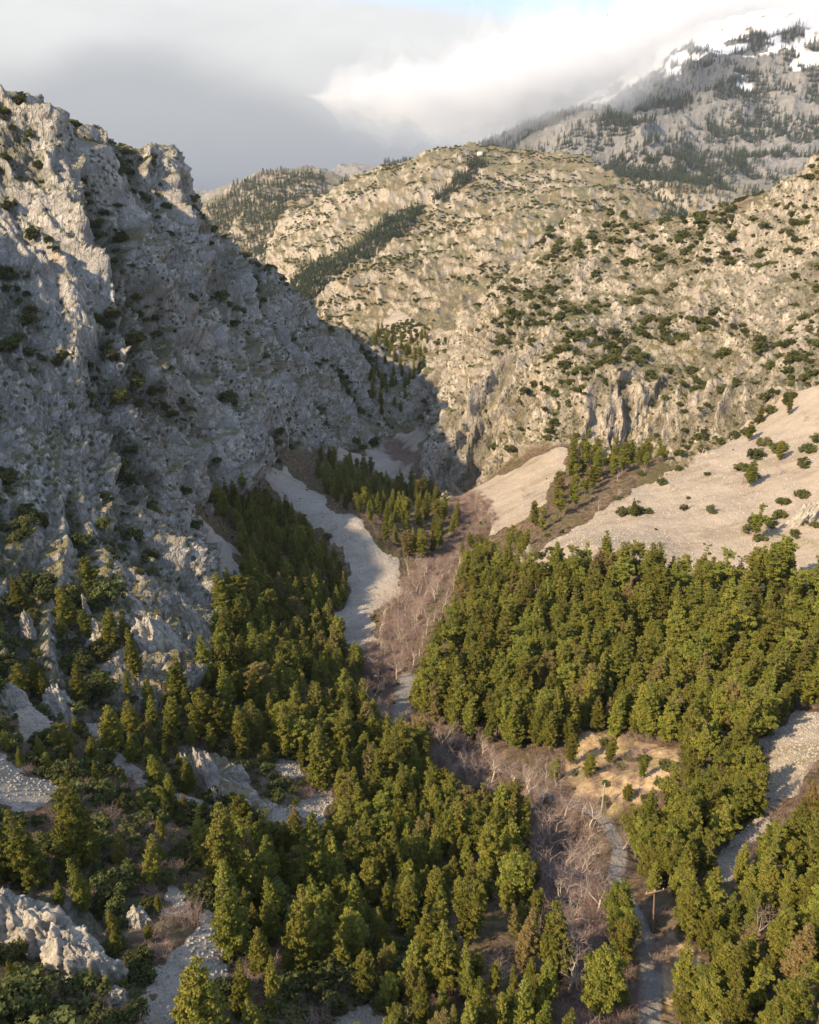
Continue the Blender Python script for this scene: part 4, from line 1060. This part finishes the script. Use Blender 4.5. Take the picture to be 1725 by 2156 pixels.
#PART5
# ------------------------------------------------------------------ rocks that stand clear of the slope
m_rock, t, b = material('pale_limestone')
pos = t.n.new('ShaderNodeNewGeometry').outputs['Position']
n1_ = t.noise(pos, 0.5, 6, 0.7); n2_ = t.noise(pos, 2.2, 5, 0.7)
c_ = t.mix(t.smooth(n1_, .35, .65), (0.29, 0.275, 0.25), (0.46, 0.435, 0.39)); c_ = t.mix(t.smooth(n2_, .3, .5, .65, 0), c_, (0.17, 0.16, 0.14)); c_ = t.mix(t.smooth(n1_, .62, .7, 0, .5), c_, (0.42, 0.29, 0.19))
t.l.new(c_, b.inputs['Base Color']); bm_ = t.new('ShaderNodeBump', Height=t.math('ADD', n1_, t.math('MULTIPLY', n2_, .4)), Distance=.8, Strength=.8); t.l.new(bm_.outputs[0], b.inputs['Normal'])
def rock_mesh(seed, w, dpt, h, nu=110, nv=70, rough=0.36, sharp=1.0, sc=1.0):
    u, v = np.meshgrid(np.linspace(0, 2*math.pi, nu, endpoint=False), np.linspace(0.02, math.pi-.02, nv), indexing='ij')
    dx_, dy_, dz_ = np.cos(u)*np.sin(v), np.sin(u)*np.sin(v), np.cos(v)
    k = sc*2.2
    q = ridged(dx_*1.5+seed*3.1, dy_*1.5, dz_*0.55, 3, .42)+.5*perlin(dx_*1.2+seed, dy_*1.2, dz_*1.2)
    wq = .25*perlin(dx_*3+seed, dy_*3, dz_*3)
    v1_, e1_ = cells((dx_*2.4+wq+seed*5).astype(np.float32), (dy_*2.4+wq).astype(np.float32), (dz_*1.2+50).astype(np.float32))
    v2_, e2_ = cells((dx_*6+wq+seed*5).astype(np.float32), (dy_*6+wq).astype(np.float32), (dz_*3+50).astype(np.float32))
    r_ = 0.80+rough*.55*(q-.35)+.30*(v1_-.5)*np.minimum(1, e1_*6)+.11*(v2_-.5)-.05*(e1_ < .08)-.03*(e2_ < .08)
    X_, Y_, Z_ = dx_*w/2*r_, dy_*dpt/2*r_, dz_*h*r_*(1+0.25*sharp*np.maximum(dz_, 0)*perlin(dx_*3+seed, dy_*3, 0*dz_+4))
    V_ = np.stack([X_, Y_, Z_], -1).reshape(-1, 3)
    i, j = np.meshgrid(np.arange(nu), np.arange(nv-1), indexing='ij'); i2 = (i+1) % nu
    Qd = np.stack([i*nv+j, i*nv+j+1, i2*nv+j+1, i2*nv+j], -1).reshape(-1, 4)
    return V_, Qd
def outcrop(px, py, wp, hp, label, seed, turn=None, lean=0.0, deep=.7):
    g = ground(px, py)[0]; f = pproj(g)[2]; w_ = wp*f/FPX; h_ = hp*f/FPX/.75
    v, q = rock_mesh(seed, w_*1.35, w_*deep*1.35, h_)
    me = mesh_from('rock_outcrop', v, q, smooth=False); o = link('rock_outcrop', me, mat=m_rock)
    zz = zgrid(np.array([g[0]]), np.array([g[1]]))[0]
    o.location = (g[0], g[1], zz-h_*.12); o.rotation_euler = (lean*.4, lean, rng.uniform(-.5, .5) if turn is None else turn)
    o['label'] = label; o['category'] = 'rock'; o['group'] = 'pale limestone outcrops'
    return o
outcrop(187, 1298, 16, 42, 'thin pointed limestone pinnacle standing above the bushes, upper of the left slope', 1, lean=-.15)
outcrop(62, 1335, 30, 55, 'twin-pointed pale rock between pines near the left edge', 2)
outcrop(398, 1640, 40, 58, 'white rib of rock on the left of the wooded outcrop, third down the slope', 3, lean=-.3)
outcrop(436, 1648, 55, 75, 'tallest white rock of the outcrop ringed by dark bushes, low centre-left', 4, lean=-.25)
outcrop(465, 1698, 16, 40, 'small white rock needle just below the wooded outcrop', 5, lean=-.4)
outcrop(540, 1722, 20, 42, 'slender tilted white rock beside the lower gravel patch', 6, lean=-.5)
outcrop(500, 1640, 45, 28, 'broken grey rock running right from the wooded outcrop', 7)
outcrop(15, 1950, 150, 95, 'broad pale rock cut by the left edge above the bottom-left bushes', 8, lean=-.2)
outcrop(85, 1975, 130, 75, 'long pale rock sloping down behind the bottom-left bushes', 9, lean=-.3)
outcrop(150, 2020, 120, 70, 'cracked pale rock in the middle of the bottom-left outcrop', 19, lean=-.3)
outcrop(205, 2075, 110, 85, 'blocky pale rock at the foot of the bottom-left outcrop', 10, lean=-.25)
outcrop(235, 2115, 70, 40, 'smallest pale rock at the lowest end of the bottom-left outcrop', 20, lean=-.2)
outcrop(290, 1940, 50, 30, 'low grey rock above the bottom-left gravel run', 11)
outcrop(330, 1360, 90, 70, 'massive pale crag with a dark cleft above the centre-left pines', 12, lean=-.2)
outcrop(425, 1345, 45, 80, 'tall pale crag at the end of the near left spur', 13, lean=-.3)
outcrop(215, 1350, 60, 45, 'tawny stained boulder on the left slope below the pinnacle', 14)
outcrop(1690, 1100, 50, 50, 'pale rock sticking out of the gravel slope at the right edge', 15, lean=.3)
outcrop(1462, 2128, 26, 20, 'small white boulder below the bank right of the track', 16)
outcrop(120, 1490, 70, 45, 'pale rock band above the left gravel patches', 17, lean=-.3)
outcrop(20, 1480, 60, 45, 'pale rock cut by the left edge, above the left gravel patches', 18, lean=-.3)
# loose stones
ST = []
for i in range(3):
    v, q = rock_mesh(30+i, 1.0, .8, .42, 12, 8, .5); me = mesh_from('stone', v, q); me.materials.append(m_rock); ST.append(me)
stone_spots = [(1390,1065),(1330,1050),(1450,1010),(1240,1160),(770,1150),(735,1120),(700,1090),(790,1210),(400,2030),(420,1990),(360,2100),(350,2060),(1610,1690),(1560,1770),(1640,1600)]
stob = {}
for n_, (px, py) in enumerate(stone_spots):
    g = ground(px, py)[0]; i = int(nearest(g[0:1], g[1:2])[0]); k = n_ % 3; s_ = pproj(g)[2]*rng.uniform(5, 8)/FPX
    o = bpy.data.objects.new('boulder', ST[k]); COL.objects.link(o); o.location = (fX[i], fY[i], fZ[i]); o.scale = (s_, s_, s_); o.rotation_euler = (0, 0, n_*1.7)
    o['category'] = 'boulder'; o['group'] = 'boulders lying on the gravel slopes'; o['label'] = uniq(lambda a, b: 'pale boulder on gravel '+spot_words(a, b), px, py); stob.setdefault(k, [o])
def stones(n, lo, hi, s0, s1): return [(i, (float(s0+(s1-s0)*rng.random()**3),)*3, int(rng.integers(0, 3))) for i in spread(n, lo, hi, lambda i: (fs[i] > .6), 0, None)]
stn = stones(120000, 35, 130, .12, .6)+stones(60000, 130, 330, .2, .9)
stuff_points('scree_stones', stn, [stob[k] for k in range(3)], None, 'loose pale stones strewn over the gravel slopes')

# ------------------------------------------------------------------ power poles
m_wood, t, b = material('weathered_pole'); n_ = t.noise(t.n.new('ShaderNodeTexCoord').outputs['Object'], 4, 4); t.l.new(t.mix(n_, (0.16, 0.11, 0.075), (0.30, 0.22, 0.16)), b.inputs['Base Color'])
m_wire, t, b = material('wire'); b.inputs['Base Color'].default_value = (.12, .12, .12, 1)
def box(c, sz):
    c = np.array(c, float); sz = np.array(sz)/2
    V_ = np.array([[x, y, z] for x in (-1, 1) for y in (-1, 1) for z in (-1, 1)])*sz+c
    return V_, np.array([[0, 1, 3, 2], [4, 6, 7, 5], [0, 4, 5, 1], [2, 3, 7, 6], [0, 2, 6, 4], [1, 5, 7, 3]])
def empty(name, loc, label, cat, rz=0, group=None):
    e = bpy.data.objects.new(name, None); COL.objects.link(e); e.location = loc; e.rotation_euler = (0, 0, rz); e['label'] = label; e['category'] = cat
    if group: e['group'] = group
    return e
def obj(name, vq, mat, parent, smooth=False): return link(name, mesh_from(name, *vq, smooth=smooth), parent, mat)
def foot(px, py):
    g = ground(px, py)[0]; return (g[0], g[1], float(zgrid(np.array([g[0]]), np.array([g[1]]))[0])), pproj(g)[2]
def hgt_of(hp, f, py): 
    return hp*f/FPX/(math.cos(PITCH)-(py-H0/2)/FPX*math.sin(PITCH))
loc, f = foot(1375, 1962); hP = hgt_of(90, f, 1920)
e = empty('utility_pole', loc, 'wooden utility pole with one crossarm beside the dirt track', 'pole', .15, 'power line poles'); e.rotation_euler = (0, -.10, .15)
obj('shaft', tube([[0, 0, -.6], [0, 0, hP*.5], [0, 0, hP]], [.105, .09, .07], 8), m_wood, e, True)
obj('crossarm', box((0, -.12, hP-.25), (2.0, .12, .14)), m_wood, e)
for x in (-.85, 0.0, .85): obj('insulator', tube([[x, -.12, hP-.18], [x, -.12, hP-.02], [x, -.12, hP+.06]], [.035, .06, .03], 6), m_pale, e)
P1 = np.array(loc)+[0, 0, hP]
loc, f = foot(805, 1458); hQ = hgt_of(36, f, 1440)
e = empty('double_pole', loc, 'twin-post utility pole with a crossarm near the upper stream bed', 'pole', -.1, 'power line poles')
for x in (-.9, .9): obj('post', tube([[x, 0, -.6], [x, 0, hQ*.5], [x, 0, hQ]], [.14, .12, .10], 8), m_wood, e, True)
obj('crossarm', box((0, -.13, hQ-.2), (3.6, .14, .18)), m_wood, e); obj('brace', tube([[-.9, .02, hQ*.55], [.9, .02, hQ*.85]], [.05, .05], 4), m_wood, e)
P2 = np.array(loc)+[0, 0, hQ]
loc, f = foot(1266, 1712); hR = hgt_of(62, f, 1680)
e = empty('utility_pole', loc, 'slim bare utility pole on the orange earth bank', 'pole', 0, 'power line poles')
obj('shaft', tube([[0, 0, -.6], [0, 0, hR*.5], [0, 0, hR]], [.12, .11, .09], 8), m_pale, e, True); obj('insulator', tube([[0, -.1, hR-.1], [0, -.1, hR+.12]], [.05, .03], 6), m_pale, e)
P3 = np.array(loc)+[0, 0, hR]
for nm, A_, B_, lb in (('power_line', P2, P3, 'thin cable sagging from the twin-post pole over the dark pines'), ('power_line', P3, P1, 'thin cable between the bank pole and the trackside pole')):
    q = np.linspace(0, 1, 14)[:, None]; L_ = A_*(1-q)+B_*q; L_[:, 2] -= (4*q*(1-q))[:, 0]*2.0
    o = obj(nm, tube(L_, [.018]*14, 4), m_wire, None); o['label'] = lb; o['category'] = 'cable'; o['group'] = 'power cables'

# ------------------------------------------------------------------ chapel on the middle hill
m_white, t, b = material('whitewash'); n_ = t.noise(t.n.new('ShaderNodeTexCoord').outputs['Object'], .8, 4); t.l.new(t.mix(n_, (0.72, 0.71, 0.68), (0.84, 0.83, 0.80)), b.inputs['Base Color'])
m_tile, t, b = material('roof_tiles'); n_ = t.noise(t.n.new('ShaderNodeTexCoord').outputs['Object'], 2.5, 4); t.l.new(t.mix(n_, (0.35, 0.15, 0.09), (0.50, 0.25, 0.15)), b.inputs['Base Color'])
m_dark, t, b = material('dark_opening'); b.inputs['Base Color'].default_value = (.04, .035, .03, 1)
loc, f = foot(1011, 327); loc = (loc[0], loc[1], loc[2]-.5)
e = empty('chapel', loc, 'tiny white chapel with a reddish roof near the crest of the middle hill', 'chapel', -.35)
obj('wall', box((0, 0, 3.0), (10, 7, 7.0)), m_white, e)
v = np.array([[-5.4, -4, 6.4], [5.4, -4, 6.4], [5.4, 4, 6.4], [-5.4, 4, 6.4], [-5.4, 0, 8.6], [5.4, 0, 8.6]]); 
o = link('roof', bpy.data.meshes.new('roof'), e, m_tile); o.data.from_pydata([tuple(a) for a in v], [], [(0, 1, 5, 4), (2, 3, 4, 5), (1, 2, 5), (3, 0, 4), (3, 2, 1, 0)])
obj('door', box((-1.5, -3.53, 2.2), (1.5, .1, 2.8)), m_dark, e); obj('window', box((2.4, -3.53, 3.4), (.9, .1, 1.2)), m_dark, e)
#PART6

# ------------------------------------------------------------------ cloud hanging on the mountain, and the air
def vol_mat(name, dens, col, aniso=0.0):
    m = bpy.data.materials.new(name); m.use_nodes = True; t = NT(m.node_tree); t.n.clear()
    v = t.n.new('ShaderNodeVolumePrincipled'); v.inputs['Density'].default_value = dens; v.inputs['Color'].default_value = (*col, 1); v.inputs['Anisotropy'].default_value = aniso
    o = t.n.new('ShaderNodeOutputMaterial'); t.l.new(v.outputs[0], o.inputs['Volume']); m.volume_intersection_method = 'FAST' if hasattr(m, 'volume_intersection_method') else None
    return m
path = [(640,200,2950,40),(690,205,2900,52),(750,195,2850,64),(840,205,2800,80),(930,205,2750,96),(1020,190,2750,112),(1130,165,2800,130),(1250,140,2850,128),(1345,98,2850,104),(1405,52,2900,88),(1470,18,3000,68),(1560,0,3050,58),(1680,-15,3100,62),(1800,-30,3200,78)]
L_ = np.array([np.r_[pY(a, b, c), r] for a, b, c, r in path]); L_ = smooth_line(L_, 10)
nS = 40; n_ = len(L_); zc_top = 0
for shell, (fr_s, dens_) in enumerate([(1.5, .0012), (1.2, .0022), (.9, .0036), (.55, .006)]):
    Vc = []
    for k in range(n_):
        p = L_[k, :3]; rr_ = L_[k, 3]*fr_s*min(1, (k+.3)/22, (n_-k-.7)/6)
        tg = L_[min(k+1, n_-1), :3]-L_[max(k-1, 0), :3]; tg /= np.linalg.norm(tg); fw = np.cross(tg, [0, 0, 1.]); fw /= np.linalg.norm(fw); upv = np.cross(fw, tg)
        th_ = np.linspace(0, 2*math.pi, nS, endpoint=False)
        q = p+rr_*(np.cos(th_)[:, None]*fw*1.5+np.sin(th_)[:, None]*upv)
        nz = 1+0.55*perlin(q[:, 0]/110+shell*.4, q[:, 1]/110, q[:, 2]/70)+0.38*perlin(q[:, 0]/45, q[:, 1]/45, q[:, 2]/32+shell*.6)
        Vc.append(p+(q-p)*nz[:, None])
    Vc = np.concatenate(Vc); zc_top = max(zc_top, Vc[:, 2].max())
    Qc = [(i*nS+k, i*nS+(k+1) % nS, (i+1)*nS+(k+1) % nS, (i+1)*nS+k) for i in range(n_-1) for k in range(nS)]
    me = bpy.data.meshes.new('cloud'); me.from_pydata([tuple(a) for a in Vc], [], Qc+[tuple(range(nS))[::-1], tuple(range((n_-1)*nS, n_*nS))])
    o = link('cloud', outward(me), mat=vol_mat('cloud_vapour', dens_, (0.87, 0.895, 0.93), 0.1), kind='stuff'); o['label'] = 'white cloud clinging to the flank of the snowy mountain'
zt = float(max(PZ.max(), zc_top))+40; zb = float(PZ.min())-1.0; Rb = 5600
v, q = box((0, 0, (zt+zb)/2), (2*Rb, 2*Rb, zt-zb))
o = link('haze', outward(mesh_from('haze', v, q)), mat=vol_mat('air', 0.000034, (0.76, 0.88, 1.0)), kind='stuff'); o['label'] = 'thin blue haze filling the valley air'
